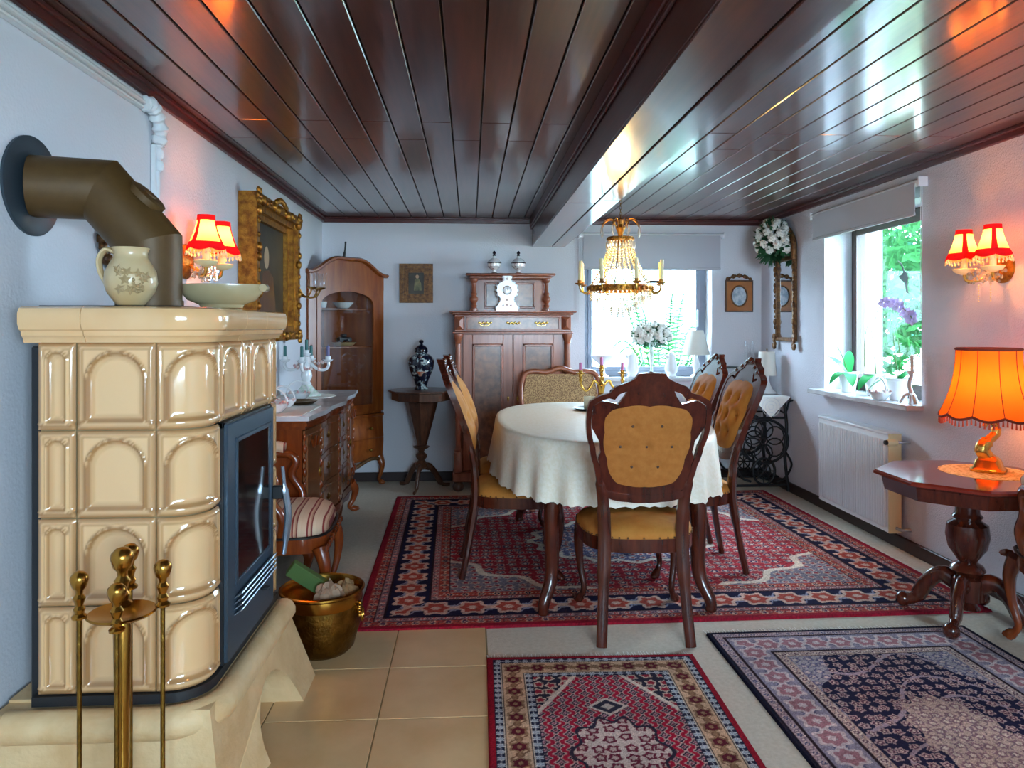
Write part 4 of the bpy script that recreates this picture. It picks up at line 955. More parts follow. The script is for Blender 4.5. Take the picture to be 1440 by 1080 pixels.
for k, px in enumerate((695, 729)):
    q = at(px, 380, Y=VY+.14)
    j = thing('lidded_jar', ['white lidded jar with red flowers on the cupboard, set left of the clock peak', 'white lidded jar with red flowers on the cupboard, beside the wall next to the beam'][k], 'jar', (q.x, VY+.14, 1.705), 0, 'pair of lidded jars on the cupboard')
    part('foot', 'dark_walnut', j, lambda b: b.lathe([(.028, 0), (.03, .006), (.016, .014)], 20)); part('bowl', 'porcelain_print', j, lambda b: b.lathe([(.014, .012), (.014, .03), (.035, .045), (.053, .06), (.055, .085), (.05, .09)], 24))
    l = part('lid', 'porcelain', j, lambda b: b.lathe([(.058, .09), (.058, .095), (.035, .118), (.014, .13), (.012, .142)], 24)); part('finial', 'black_glaze', l, lambda b: b.lathe([(.012, .142), (.013, .15), (.008, .155), (.015, .168), (.008, .182), (.0, .188)], 14))
    part('rim_band', 'black_glaze', j, lambda b: b.lathe([(.0555, .084), (.059, .088), (.059, .092), (.055, .093)], 24))
q = at(713, 430, Y=VY+.08)
ck = thing('porcelain_clock', 'ornate white porcelain clock on the cupboard in front of the gallery panel', 'clock', (q.x, VY+.08, 1.4055))
def ckb(b):
    half = [(0, .30), (.022, .292), (.03, .27), (.022, .25), (.03, .235), (.055, .225), (.075, .20), (.082, .165), (.072, .13), (.05, .105), (.048, .085), (.065, .06), (.085, .03), (.088, 0)]
    L = [(-x, z) for x, z in half[1:]]; L = list(reversed(L))+half
    b.prism([L], -.03, .03, lambda a, c, d: (a, d, c))
    for i, (x, z) in enumerate(half[1:-1]):
        for s in (-1, 1): b.ball((s*x, -.012, z), .0125+.003*(i % 2), 8)
part('case', 'porcelain', ck, ckb, 50)
b = MB(); b.M = Matrix.Translation((0, -.03, .165)) @ Matrix.Rotation(R(90), 4, 'X'); b.lathe([(.036, 0), (.036, .006), (.028, .008), (.0, .008)], 28); dl = link('dial', b, 'porcelain', ck, 40)
b = MB(); b.tube([(.033*math.cos(2*PI*i/28), -.0375, .165+.033*math.sin(2*PI*i/28)) for i in range(28)], .003, 6, closed=True); b.tube([(0, -.039, .165), (.0, -.039, .186)], .0015, 4); b.tube([(0, -.039, .165), (.014, -.039, .158)], .0015, 4); link('rim_and_hands', b, 'gilt_dark', dl, 40)
part('painted_flowers', 'porcelain_rose', ck, lambda b: [b.ball((x, -.031, z), .011, 6, (1, .3, 1)) for x, z in ((0, .05), (-.03, .045), (.03, .045), (0, .09), (0, .255))], 60)
# ------------------------------------------------------------------ small picture and oval photograph on the back wall
def wallpic(name, label, cat, cx_, cz_, w, h, fr, fm, cm_):
    r = thing(name, label, cat, (cx_, YB, cz_))
    part('frame', fm, r, lambda b: [b.prism([[(-w/2+o, -h/2+o), (w/2-o, -h/2+o), (w/2-o, h/2-o), (-w/2+o, h/2-o)], [(-w/2+o+k, -h/2+o+k), (-w/2+o+k, h/2-o-k), (w/2-o-k, h/2-o-k), (w/2-o-k, -h/2+o+k)]], -.001, -dd, lambda a, c, d: (a, d, c)) for o, k, dd in ((0, fr*.45, .028), (fr*.45, fr*.3, .02), (fr*.75, fr*.25, .024))], 20)
    return r
pa, pb = at(562, 371, Y=YB), at(609, 426, Y=YB)
p_ = wallpic('small_picture', 'small dark painting in a reddish carved frame beside the corner cabinet', 'painting', (pa.x+pb.x)/2, (pa.z+pb.z)/2, pb.x-pa.x, pa.z-pb.z, .075, 'gilt_dark', None)
c_ = pbox('canvas', 'painting_dark', p_, -.07, .07, -.012, -.004, -.095, .095, b=0)
b = MB(); b.prism([[(-.02, -.06), (.045, -.06), (.04, .0), (.015, .05), (-.012, .03)]], -.0125, -.0135, lambda a, c, d: (a, d, c)); link('painted_figure', b, 'paint_green', c_, 0)
b = MB(); b.prism([[(.008+.014*math.cos(a), .055+.016*math.sin(a)) for a in [2*PI*i/14 for i in range(14)]]], -.0125, -.0140, lambda a, c, d: (a, d, c)); link('painted_face', b, 'skin_paint', c_, 0)
pa, pb = at(1020, 396, Y=YB), at(1057, 437, Y=YB)
ov = thing('oval_photograph', 'oval photograph in a honey wood frame with a carved crest on the back wall', 'picture', ((pa.x+pb.x)/2, YB, (pa.z+pb.z)/2))
w_, h_ = (pb.x-pa.x)/2, (pa.z-pb.z)/2
part('frame', 'wood_frame', ov, lambda b: b.prism([[(-w_, -h_), (w_, -h_), (w_, h_), (-w_, h_)], [(w_*.58*math.cos(-2*PI*i/28), h_*.68*math.sin(-2*PI*i/28)) for i in range(28)]], -.001, -.02, lambda a, c, d: (a, d, c)), 20)
part('edge_strip', 'dark_walnut', ov, lambda b: [b.box(*q, b=.003) for q in ((-w_-.006, w_+.006, -.026, -.001, -h_-.012, -h_), (-w_-.006, -w_+.004, -.024, -.001, -h_, h_), (w_-.004, w_+.006, -.024, -.001, -h_, h_), (-w_-.006, w_+.006, -.026, -.001, h_, h_+.012))])
part('oval_rim', 'gilt_dark', ov, lambda b: b.tube([(w_*.6*math.cos(2*PI*i/28), -.02, h_*.7*math.sin(2*PI*i/28)) for i in range(28)], .007, 6, closed=True))
part('photo', 'photo_blue', ov, lambda b: b.prism([[(w_*.6*math.cos(2*PI*i/28), h_*.7*math.sin(2*PI*i/28)) for i in range(28)]], -.002, -.008, lambda a, c, d: (a, d, c)), 0)
def crest(b):
    for i in range(13): t = i/12*2-1; b.ball((w_*.85*t, -.014, h_+.02+.03*(1-t*t)), .014+.006*math.cos(i*2), 8, (1, .6, 1))
    b.ball((0, -.018, h_+.05), .02, 10, (1, .6, 1))
o = part('carved_crest', 'gilt_dark', ov, crest, 60)
# ------------------------------------------------------------------ conical sewing table with vase
ct = thing('conical_worktable', 'dark octagonal worktable with a tapering fluted body on three curved feet', 'table', (-.385, 5.90, 0))
part('top', 'dark_walnut', ct, lambda b: (b.lathe([(.24, .765), (.262, .77), (.262, .782), (.25, .786)], 8), b.lathe([(.22, .70), (.235, .705), (.235, .765)], 8)))
part('tapered_body', 'dark_walnut', ct, lambda b: b.lathe([(.04, .34), (.135, .70)], 8), 20)
part('turned_stem', 'dark_walnut', ct, lambda b: b.lathe([(.02, .15), (.045, .17), (.05, .20), (.025, .225), (.045, .25), (.045, .27), (.02, .29), (.03, .31), (.06, .325), (.065, .335), (.04, .342)], 20))
for k in range(3):
    a = R(-100+k*120); part('foot', 'dark_walnut', ct, lambda b: b.tube(smoothpts([(.02*math.cos(a), .02*math.sin(a), .18), (.08*math.cos(a), .08*math.sin(a), .16), (.13*math.cos(a), .13*math.sin(a), .09), (.17*math.cos(a), .17*math.sin(a), .025), (.235*math.cos(a), .235*math.sin(a), .012)]), [.028]*6+[.022]*12+[.014]*7, 8, flat=(.7, 1.1)), 60)
vs_ = thing('lidded_vase', 'black lidded porcelain vase with a painted panel on the conical worktable', 'vase', (-.385, 5.88, .786))
part('body', 'black_glaze_print', vs_, lambda b: b.lathe([(.05, 0), (.055, .006), (.042, .03), (.06, .08), (.095, .16), (.105, .21), (.1, .245), (.07, .275), (.045, .285), (.045, .295)], 28))
ld = part('lid', 'black_glaze', vs_, lambda b: b.lathe([(.052, .295), (.054, .30), (.05, .325), (.035, .345), (.015, .355), (.012, .365), (.02, .375), (.016, .39), (.0, .396)], 24))
part('painted_panel', 'print_panel', vs_, lambda b: b.grid(14, 14, lambda u, v: (lambda a, z: (((.102-abs(z-.2)*.25)*math.cos(a)), (.102-abs(z-.2)*.25)*math.sin(a), z))(R(-90)+(u-.5)*1.1*math.sin(PI*min(.95, max(.05, v))), .11+.15*v)), 60)
# ------------------------------------------------------------------ window sill pieces, back window
SZ = W1[2]+.003; SYB = YB+.03
def pitcher(name, label, x, y, z, s=1., m='porcelain', group=None, cat='pitcher'):
    r = thing(name, label, cat, (x, y, z), 0, group)
    part('body', m, r, lambda b: b.lathe([(s*q, s*h) for q, h in [(.045, 0), (.048, .008), (.036, .02), (.055, .05), (.058, .08), (.045, .13), (.034, .165), (.038, .195), (.04, .2), (.034, .2), (.028, .165)]], 22, sq=lambda a: 1+.03*math.cos(9*a)))
    part('handle', m, r, lambda b: b.tube(smoothpts([(s*.034, 0, s*.175), (s*.075, 0, s*.19), (s*.085, 0, s*.13), (s*.05, 0, s*.08)]), s*.006, 8))
    part('spout', m, r, lambda b: b.tube([(-s*.03, 0, s*.17), (-s*.055, 0, s*.2), (-s*.062, 0, s*.21)], [s*.016, s*.011, s*.005], 8)); part('lid_knob', m, r, lambda b: b.lathe([(s*.036, s*.2), (s*.02, s*.222), (s*.006, s*.228), (s*.01, s*.242), (0, s*.248)], 16))
    return r
fb_ = thing('footed_bowl', 'white porcelain footed bowl on the back window sill', 'bowl', (at(848, 530, Y=SYB).x, SYB, SZ))
part('bowl', 'porcelain', fb_, lambda b: b.lathe([(.02, .10), (.035, .12), (.08, .15), (.105, .19), (.10, .19), (.06, .15)], 26, sq=lambda a: 1+.03*math.cos(8*a))); part('stem', 'porcelain', fb_, lambda b: b.lathe([(.05, 0), (.05, .01), (.02, .03), (.016, .07), (.022, .102)], 20))
pitcher('coffee_pot', 'white porcelain coffee pot beside the footed bowl on the back sill', at(889, 530, Y=SYB).x, SYB, SZ, .95)
pitcher('coffee_pot', 'white porcelain coffee pot between flower vase and lamp on the back sill', at(944, 530, Y=SYB).x, SYB, SZ, .95)
fx = at(916, 530, Y=SYB).x
fv = thing('glass_flower_stand', 'tall slender figure vase stand on the back window sill', 'vase', (fx, SYB, SZ))
part('stem', 'porcelain_green', fv, lambda b: b.lathe([(.04, 0), (.04, .012), (.015, .03), (.012, .10), (.02, .14), (.014, .18), (.022, .21), (.012, .25), (.05, .29), (.055, .30)], 18))
def bouquet(name, label, loc, rad, n, rose, s=1.):
    r = thing(name, label, 'flowers', loc); fl = MB()
    for k in range(n):
        d = Vector(rng.normal(size=3)).normalized(); p = Vector((d.x*rad[0], d.y*rad[1], d.z*rad[2]))*random.uniform(.6, 1.05); e = d.orthogonal().normalized(); L = .035*s
        fl.add([p-e*L*.4, p+d*L, p+e*L*.4, p-d*L*.5], [(0, 1, 2, 3)])
    o = link('foliage', fl, 'leaf_dark', r, 0); o['kind'] = 'stuff'
    for k in range(rose):
        a = k*2.4; t = (k+.5)/rose; zz = 1-1.5*t; rr = math.sqrt(max(0, 1-zz*zz)); c = Vector((rad[0]*.9*rr*math.cos(a), rad[1]*.9*rr*math.sin(a), rad[2]*.85*zz)); q = MB(); R0 = .03*s*random.uniform(.8, 1.2)
        for ring, (m_, rr_) in enumerate(((6, 1.), (5, .7), (4, .4))):
            for i in range(m_):
                an = 2*PI*i/m_+ring*.5; dd = Vector((math.cos(an), math.sin(an), 0)); nn = c.normalized(); x = nn.orthogonal().normalized(); y = nn.cross(x); w = x*dd.x+y*dd.y
                q.ball(c+w*R0*rr_*.7+nn*R0*(.3+.25*ring), R0*.42, 6, (1, 1, 1))
        link('rose', q, 'white_petal', r, 60)
    return r
bouquet('flower_bouquet', 'round bouquet of white roses above the slender stand on the back sill', (fx, SYB, SZ+.36), (.155, .12, .10), 300, 34, 1.15)
lx = at(979, 530, Y=SYB).x
tl = thing('sill_lamp', 'small white table lamp with a pleated shade on the back window sill', 'lamp', (lx, SYB, SZ))
part('base', 'porcelain', tl, lambda b: b.lathe([(.05, 0), (.05, .01), (.02, .03), (.03, .08), (.032, .11), (.015, .17), (.01, .20)], 20)); part('shade', 'lamp_white', tl, lambda b: b.lathe([(.115, .19), (.06, .40), (.058, .40), (.112, .19)], 28, cap=False, sq=lambda a: 1+.012*math.cos(24*a)))
# ------------------------------------------------------------------ dining table, cloth and chairs
TCX, TCY, THX, THY, TZ = .70, 4.06, .55, .88, .775
dt = thing('dining_table', 'oval dining table on curved mahogany legs hidden under a cloth', 'table', (TCX, TCY, 0))
def se(a, hx, hy, n=2.5): c, s_ = math.cos(a), math.sin(a); return (hx*math.copysign(abs(c)**(2/n), c), hy*math.copysign(abs(s_)**(2/n), s_))
part('tabletop', 'mahogany', dt, lambda b: b.prism([[se(2*PI*i/60, THX-.01, THY-.01) for i in range(60)]], TZ-.03, TZ-.004, lambda a, c, d: (a, c, d)))
part('apron', 'mahogany', dt, lambda b: b.prism([[se(2*PI*i/48, THX-.12, THY-.1) for i in range(48)], [se(-2*PI*i/48, THX-.15, THY-.13) for i in range(48)]], TZ-.13, TZ-.03, lambda a, c, d: (a, c, d)))
def tleg(b, x, y, sx, sy):
    p = smoothpts([(x, y, TZ-.03), (x+sx*.03, y+sy*.025, .62), (x+sx*.05, y+sy*.04, .44), (x+sx*.05, y+sy*.045, .18), (x+sx*.088, y+sy*.088, .06), (x+sx*.09, y+sy*.09, 0.013)], 6); n = len(p); b.tube(p, [.052-.03*(i/(n-1))**.8+(.004 if i > n-4 else 0) for i in range(n)], 8)
for x, y, sx, sy in ((-.285, -.715, -1, -1), (.285, -.715, 1, -1), (-.285, .70, -1, 1), (.285, .70, 1, 1)): part('leg', 'mahogany', dt, lambda b: tleg(b, x, y, sx, sy), 60)
def cloth(b):
    n = 240; rings = [(0, 0), (.35, 0), (.7, 0), (.93, 0), (.985, 0), (1, .004)]; vs = []
    for k, (f, dz) in enumerate(rings):
        for i in range(n): x, y = se(2*PI*i/n, (THX+.004)*f, (THY+.004)*f); vs.append((x, y, TZ+.002-dz-.001*(k == 0)))
    m = 12
    for j in range(1, m+1):
        t = j/m
        for i in range(n):
            a = 2*PI*i/n; x, y = se(a, 1, 1); L = math.hypot(x, y); fold = .5+.5*math.sin(22*a+.8*math.sin(3*a)); off = .006+.012*t+(.045*t**1.2)*fold*(.7+.3*math.sin(5*a))
            bx_, by_ = se(a, THX+.004, THY+.004); nx, ny = x/L, y/L; hem = .012*abs(math.sin(44*a)) if j == m else 0
            vs.append((bx_+nx*off, by_+ny*off, TZ-.004-(.275)*t+hem))
    nr = len(rings)+m; b.add(vs, [(j*n+i, j*n+(i+1) % n, (j+1)*n+(i+1) % n, (j+1)*n+i) for j in range(nr-1) for i in range(n)])
b = MB(); cloth(b); tag(link('tablecloth', b, 'damask', None, 70, (TCX, TCY, 0)), 'cream damask tablecloth with a scalloped hem draped over the dining table', 'tablecloth')

OUT = [(0, 1.10), (.05, 1.098), (.066, 1.075), (.10, 1.06), (.14, 1.045), (.155, 1.022), (.20, 1.008), (.235, .985), (.244, .93), (.243, .88), (.226, .80), (.206, .72), (.192, .66), (.178, .61), (.14, .58), (.07, .568), (0, .564)]
PAD = [(0, .965), (.1, .962), (.145, .952), (.17, .92), (.169, .86), (.155, .75), (.141, .685), (.115, .648), (.06, .634), (0, .63)]
ZC0 = .80
def polar(pts):
    P = sorted((math.atan2(z-ZC0, x), math.hypot(x, z-ZC0)) for x, z in pts); A = np.array([p[0] for p in P]); Q = np.array([p[1] for p in P])
    def f(a):
        a = (a+PI) % (2*PI)-PI
        if a > PI/2: a = PI-a
        if a < -PI/2: a = -PI-a
        return float(np.interp(a, A, Q))
    return f
rO, rP = polar(OUT), polar(PAD)
def yb_(z): return float(np.interp(z, [0, .25, .42, .50, .62, .75, .88, 1.0, 1.12], [-.275, -.225, -.205, -.205, -.222, -.255, -.302, -.352, -.402]))
def ring(b, f0, f1, th, N=112):
    vs = []
    for i in range(N):
        a = 2*PI*i/N
        for r_ in (f0(a), f1(a)):
            x, z = r_*math.cos(a), ZC0+r_*math.sin(a)
            for s in (-1, 1): vs.append((x, yb_(z)+s*th/2, z))
    fs = []
    for i in range(N):
        a, c = i*4, ((i+1) % N)*4; fs += [(a, c, c+2, a+2), (a+1, a+3, c+3, c+1), (a, a+1, c+1, c), (a+2, c+2, c+3, a+3)]
    b.add(vs, fs)
def slot(a):
    a = (a+PI) % (2*PI)-PI
    if abs(a) > PI/2: a = math.copysign(PI-abs(a), a)
    return max(0, 1-((a-1.02)/.20)**2)*.035*(1 if a > .7 else 0)+max(0, 1-((a-.05)/.30)**2)*.024*(1 if -.3 < a < .4 else 0)
BUT = [(-.06, .885), (.055, .885), (-.105, .80), (0, .80), (.10, .80), (-.055, .715), (.05, .715)]
def padmesh(b, side, bulge, dep, w):
    def fn(u, v):
        a = 2*PI*u; r_ = (rP(a)*1.01 if side < 0 else rP(a)*1.07)*v; x, z = r_*math.cos(a), ZC0+r_*math.sin(a); h = bulge*(1-v**3)
        for bx_, bz in BUT: h -= dep*math.exp(-((x-bx_)**2+(z-bz)**2)/w)
        return (x, yb_(z)+side*(.012+h), z)
    b.grid(56, 14, fn, True)
def dining_chair(name, label, loc, rz, group):
    r = thing(name, label, 'chair', loc, rz, group)
    bf = part('back_frame', 'mahogany', r, lambda b: (ring(b, lambda a: rO(a)-.022-(.012 if abs(math.sin(a)) > .8 else 0), rO, .034), ring(b, rP, lambda a: max(rP(a)+.016, (rO(a)-.024)-slot(a)), .028)), 40)
    def crst(b):
        for x, z, q in ((0, 1.085, .022), (-.035, 1.075, .016), (.035, 1.075, .016), (-.085, 1.05, .014), (.085, 1.05, .014), (-.14, 1.025, .013), (.14, 1.025, .013)): b.ball((x, yb_(z)+.014, z), q, 8, (1.3, .8, .9))
    o = part('carved_crest', 'mahogany', bf, crst, 60); o['kind'] = 'stuff'
    part('back_pad', 'velvet_back', r, lambda b: padmesh(b, -1, .010, .011, .00022), 70)
    ft = part('tufted_front', 'velvet', r, lambda b: padmesh(b, 1, .035, .028, .0007), 70)
    bpd = r.children[-2] if r.children[-1] == ft else ft
    for bx_, bz in BUT: part('button', 'dark_walnut', bpd, lambda b: b.ball((bx_, yb_(bz)-.013, bz), .006, 8, (1, .5, 1)), 60)
    for bx_, bz in BUT: part('button', 'velvet_back', ft, lambda b: b.ball((bx_, yb_(bz)+.024, bz), .0065, 8, (1, .5, 1)), 60)
    for s in (-1, 1):
        part('leg', 'mahogany', r, lambda b: b.tube(smoothpts([(s*.178, yb_(0), 0), (s*.166, yb_(.2)+.0, .2), (s*.158, yb_(.4), .4), (s*.163, yb_(.55), .55), (s*.172, yb_(.63), .63), (s*.190, yb_(.72), .72)], 6), [.020]*8+[.025]*10+[.022]*8+[.016]*5, 8, flat=(.85, 1.15)), 40)
        part('leg', 'mahogany', r, lambda b: cabriole(b, s*.205, .19, .40, s*.6, .8, 1.0), 60)
    def so(f=1.):
        L = []
        for i in range(44):
            a = 2*PI*i/44; x, y = se(a, .242*f, .222*f, 3.2); L.append((x*(1+.10*y/.22), y-.005))
        return L
    part('seat_rail', 'mahogany', r, lambda b: b.prism([so()], .36, .415, lambda a, c, d: (a, c, d)))
    def cush(b):
        L = [so(f) for f in (0.02, .5, .8, .93, .985, .995)]; Z = (.482, .478, .466, .450, .432, .415)
        b.add([(x, y, z) for q, z in zip(L, Z) for x, y in q], [(j*44+i, j*44+(i+1) % 44, (j+1)*44+(i+1) % 44, (j+1)*44+i) for j in range(5) for i in range(44)])
    part('seat_cushion', 'velvet', r, cush, 70)
    o = part('nail_trim', 'gilt_dark', r, lambda b: [b.ball((x*1.0, y, .42), .0045, 5) for i, (x, y) in enumerate(so(1.003))], 0); o['kind'] = 'stuff'
    return r
G = 'carved dining chairs around the table'
c0 = dining_chair('dining_chair', 'carved dining chair at the near table end, tan buttoned back turned to the red runner', (.715, 3.185, .005), R(-3), G)
dup(c0, (.235, 3.90, .015), R(-90), 'carved dining chair on the cupboard side of the table, nearer the stove')
dup(c0, (.25, 4.44, .015), R(-91), 'carved dining chair on the cupboard side of the table, beside the cupboard')
dup(c0, (1.14, 3.90, .015), R(91), 'carved dining chair on the radiator side of the table, nearer the octagonal table')
dup(c0, (1.13, 4.44, .015), R(91), 'carved dining chair on the radiator side of the table, nearer the sewing table')
# cane backed chair at the far end
cn = thing('cane_chair', 'carved chair with a cane back at the far end of the dining table', 'chair', (.68, 5.26, .015), R(180))
part('seat', 'velvet', cn, lambda b: b.prism([[se(2*PI*i/40, .27, .23, 3.5) for i in range(40)]], .41, .45, lambda a, c, d: (a, c, d)))
part('seat_rail', 'walnut', cn, lambda b: b.prism([[se(2*PI*i/40, .275, .235, 3.5) for i in range(40)]], .35, .41, lambda a, c, d: (a, c, d)))
for s in (-1, 1):
    part('leg', 'walnut', cn, lambda b: cabriole(b, s*.235, .19, .36, s*.6, .8), 60); part('leg', 'walnut', cn, lambda b: b.tube([(s*.24, -.2, .36), (s*.245, -.22, .15), (s*.25, -.26, 0)], [.022, .018, .016], 8))
crv = [(-.24, .46), (-.285, .62), (-.30, .80), (-.27, .905), (-.20, .93), (-.10, .925), (0, .955), (.10, .925), (.20, .93), (.27, .905), (.30, .80), (.285, .62), (.24, .46)]
part('back_frame', 'walnut', cn, lambda b: b.tube([(x, -.20-(z-.45)*.22, z) for x, z in [(p.x, p.y) for p in smoothpts([(a, c, 0) for a, c in crv], 5)]], .02, 8), 60)
part('cane_panel', 'cane', cn, lambda b: b.grid(12, 10, lambda u, v: ((2*u-1)*(.25+.035*math.sin(PI*v)), -.20-(.02+.44*v)*.22, .47+.44*v)), 60)
o = part('carved_crest', 'gilt_dark', cn, lambda b: [b.ball((.022*k, -.305, .945-.0012*k*k), .015, 8, (1.2, .7, .9)) for k in range(-5, 6)], 60); o['kind'] = 'stuff'
# ------------------------------------------------------------------ things on the dining table
cbx, cby = at(846, 575, Y=4.70).x, 4.70
bc = thing('brass_candelabra', 'polished brass candelabra with three scrolled branches on the dining table', 'candelabra', (cbx, cby, TZ+.003))
K = 1.15
part('foot', 'gilt_bright', bc, lambda b: b.lathe([(.062*K, 0), (.062*K, .008), (.04*K, .018), (.02*K, .03), (.014*K, .05)], 24)); part('stem', 'gilt_bright', bc, lambda b: b.lathe([(.013*K, .048), (.02*K, .06), (.011*K, .08), (.018*K, .11), (.022*K, .13), (.012*K, .15), (.012*K, .175), (.018*K, .185)], 18))
ctips = [(-.135, .205), (.135, .205), (0, .24)]
for x, z in ctips:
    if x: part('branch', 'gilt_bright', bc, lambda b: b.tube(smoothpts([(x*.08, 0, .125), (x*.35, 0, .16), (x*.5, 0, .125), (x*.75, 0, .095), (x*.97, 0, .13), (x, 0, z-.01)]), .008, 8), 60)
    part('candle_cup', 'gilt_bright', bc, lambda b: b.lathe([(.008, z-.055), (.015, z-.045), (.009, z-.03), (.014, z-.018), (.012, z-.006), (.03, z), (.033, z+.006), (.013, z+.004), (.014, z+.02), (.0115, z+.02), (.0115, z+.004)], 16, (x, 0, 0)))
for k, (x, z) in enumerate(ctips):
    b = MB(); b.lathe([(.011, 0), (.0105, .062), (.003, .066)], 12); tag(link('pink_candle', b, 'pink_candle', None, 40, (cbx+x, cby, TZ+.003+z+.005)), ['short pink candle in the brass candelabra branch toward the cupboard', 'short pink candle in the brass candelabra branch toward the radiator', 'short pink candle in the raised centre cup of the brass candelabra'][k], 'candle', 'pink candles of the brass candelabra')
tx, ty = at(830, 577, Z=TZ).x, at(830, 577, Z=TZ).y
b = MB(); b.lathe([(.02, 0), (.085, .001), (.10, .012), (.103, .014), (.096, .012), (.08, .005), (.02, .005)], 28); tag(link('black_tray', b, 'black', None, 40, (tx, ty, TZ+.003)), 'flat round black tray on the dining table', 'tray')
b = MB(); b.lathe([(.034, 0), (.036, .075), (.033, .075), (.031, .006)], 20); tag(link('glass_tealight', b, 'crystal', None, 40, (tx-.005, ty, TZ+.009)), 'faceted glass candle holder on the black tray', 'candle holder')
# ------------------------------------------------------------------ rugs (pile coloured vertex by vertex from a woven design)
def rug(name, label, W_, L_, cell, design, loc, rz, th=.010, fringe=True, edge='7a1626'):
    nx, ny = int(W_/cell)+1, int(L_/cell)+1
    xs = np.linspace(-W_/2, W_/2, nx); ys = np.linspace(-L_/2, L_/2, ny); X, Y = np.meshgrid(xs, ys)
    C = np.clip(design(X, Y, W_, L_)*(1+rng.normal(size=(ny, nx, 1))*.09)*(1+.05*np.sin(Y*19+np.sin(X*7))[..., None]), 0, 1)                                             # (ny, nx, 3) sRGB 0..1
    Z = th+.0012*np.sin(X*911+Y*377)*np.cos(Y*701-X*233); Z[0, :] = Z[-1, :] = 0; Z[:, 0] = Z[:, -1] = 0
    V = np.stack([X, Y, Z], -1).reshape(-1, 3)
    I = np.arange(nx*ny).reshape(ny, nx); Fq = np.stack([I[:-1, :-1], I[:-1, 1:], I[1:, 1:], I[1:, :-1]], -1).reshape(-1, 4)
    me = bpy.data.meshes.new(name); me.vertices.add(len(V)); me.vertices.foreach_set('co', V.ravel()); me.loops.add(Fq.size); me.loops.foreach_set('vertex_index', Fq.ravel().astype(np.int32))
    me.polygons.add(len(Fq)); me.polygons.foreach_set('loop_start', (np.arange(len(Fq))*4).astype(np.int32)); me.update(calc_edges=True)
    a = me.color_attributes.new('col', 'FLOAT_COLOR', 'POINT'); c = C.reshape(-1, 3); c = np.where(c > .04045, ((c+.055)/1.055)**2.4, c/12.92)
    a.data.foreach_set('color', np.concatenate([c, np.ones((len(c), 1))], 1).astype(np.float32).ravel()); me.materials.append(MATS['rug'])
    r = thing(name, label, 'rug', (loc[0], loc[1], loc[2] if len(loc) > 2 else 0), rz)
    p = bpy.data.objects.new('pile', me); COL.objects.link(p); p.parent = r
    if fringe:
        f = MB()
        for s in (-1, 1):
            for i in range(int(W_/.012)):
                x = -W_/2+.006+i*.012; q = random.uniform(-.008, .008); L0 = random.uniform(.03, .05); f.add([(x-.003, s*L_/2, .005), (x+.003, s*L_/2, .005), (x+q+.001, s*(L_/2+L0), .0015), (x+q-.001, s*(L_/2+L0), .0015)], [(0, 1, 2, 3)])
        o = link('fringe', f, 'lace', r, 0); o['kind'] = 'stuff'
    return r
def hx(c): return np.array([int(c[i:i+2], 16)/255 for i in (0, 2, 4)])
def put(C, m, c): C[m] = hx(c)
def motif(X, Y, p, seed, k=1.):
    """busy floral field: rosettes on a jittered lattice plus vine lines, returns (rosette distance, angle, vine)"""
    i, j = np.floor(X/p), np.floor(Y/p); h1 = np.sin(i*12.9898+j*78.233+seed)*43758.5453; h2 = np.sin(i*39.346+j*11.135+seed)*24634.6345; h1 -= np.floor(h1); h2 -= np.floor(h2)
    u = X/p-i-.5-(h1-.5)*.35; v = Y/p-j-.5-(h2-.5)*.35; d = np.hypot(u, v); a = np.arctan2(v, u)
    vine = np.abs(np.sin((X+.35*p*np.sin(Y*2*PI/p*.8))*PI/p)) < .16
    return d*(1-.18*np.cos(5*a+h1*6)), a, vine, h1
def band(C, e, s, e0, e1, bg, fl, ce, ln, p, seed=0., line='2a1a22'):
    m = (e >= e0) & (e < e1); put(C, m, bg); w = e1-e0; t = (e-e0)/w
    u = (s/p) % 1-.5; d = np.hypot(u*p/w, t-.5)*(1-.15*np.cos(6*np.arctan2(t-.5, u*p/w)))
    vine = np.abs(t-.5-.32*np.sin(s/p*2*PI)) < .05*min(1, .05/w+.4)
    put(C, m & vine, ln); h = np.sin(np.floor(s/p)*12.9+seed)*437.5; h -= np.floor(h)
    u2 = ((s/p+.5) % 1)-.5; d2 = np.hypot(u2*p/w, (t-.5)*1.2)
    put(C, m & (d2 < .20), ln); put(C, m & (d2 < .11), ce); put(C, m & (d < .36), ce); put(C, m & (d < .26), fl); put(C, m & (d < .10), ce)
    put(C, m & ((t < .05) | (t > .95)), line); return m
def geom(X, Y, W_, L_):
    ex_ = np.minimum(X+W_/2, W_/2-X); ey_ = np.minimum(Y+L_/2, L_/2-Y); e = np.minimum(ex_, ey_); s = np.where(ex_ < ey_, Y, X); return e, s
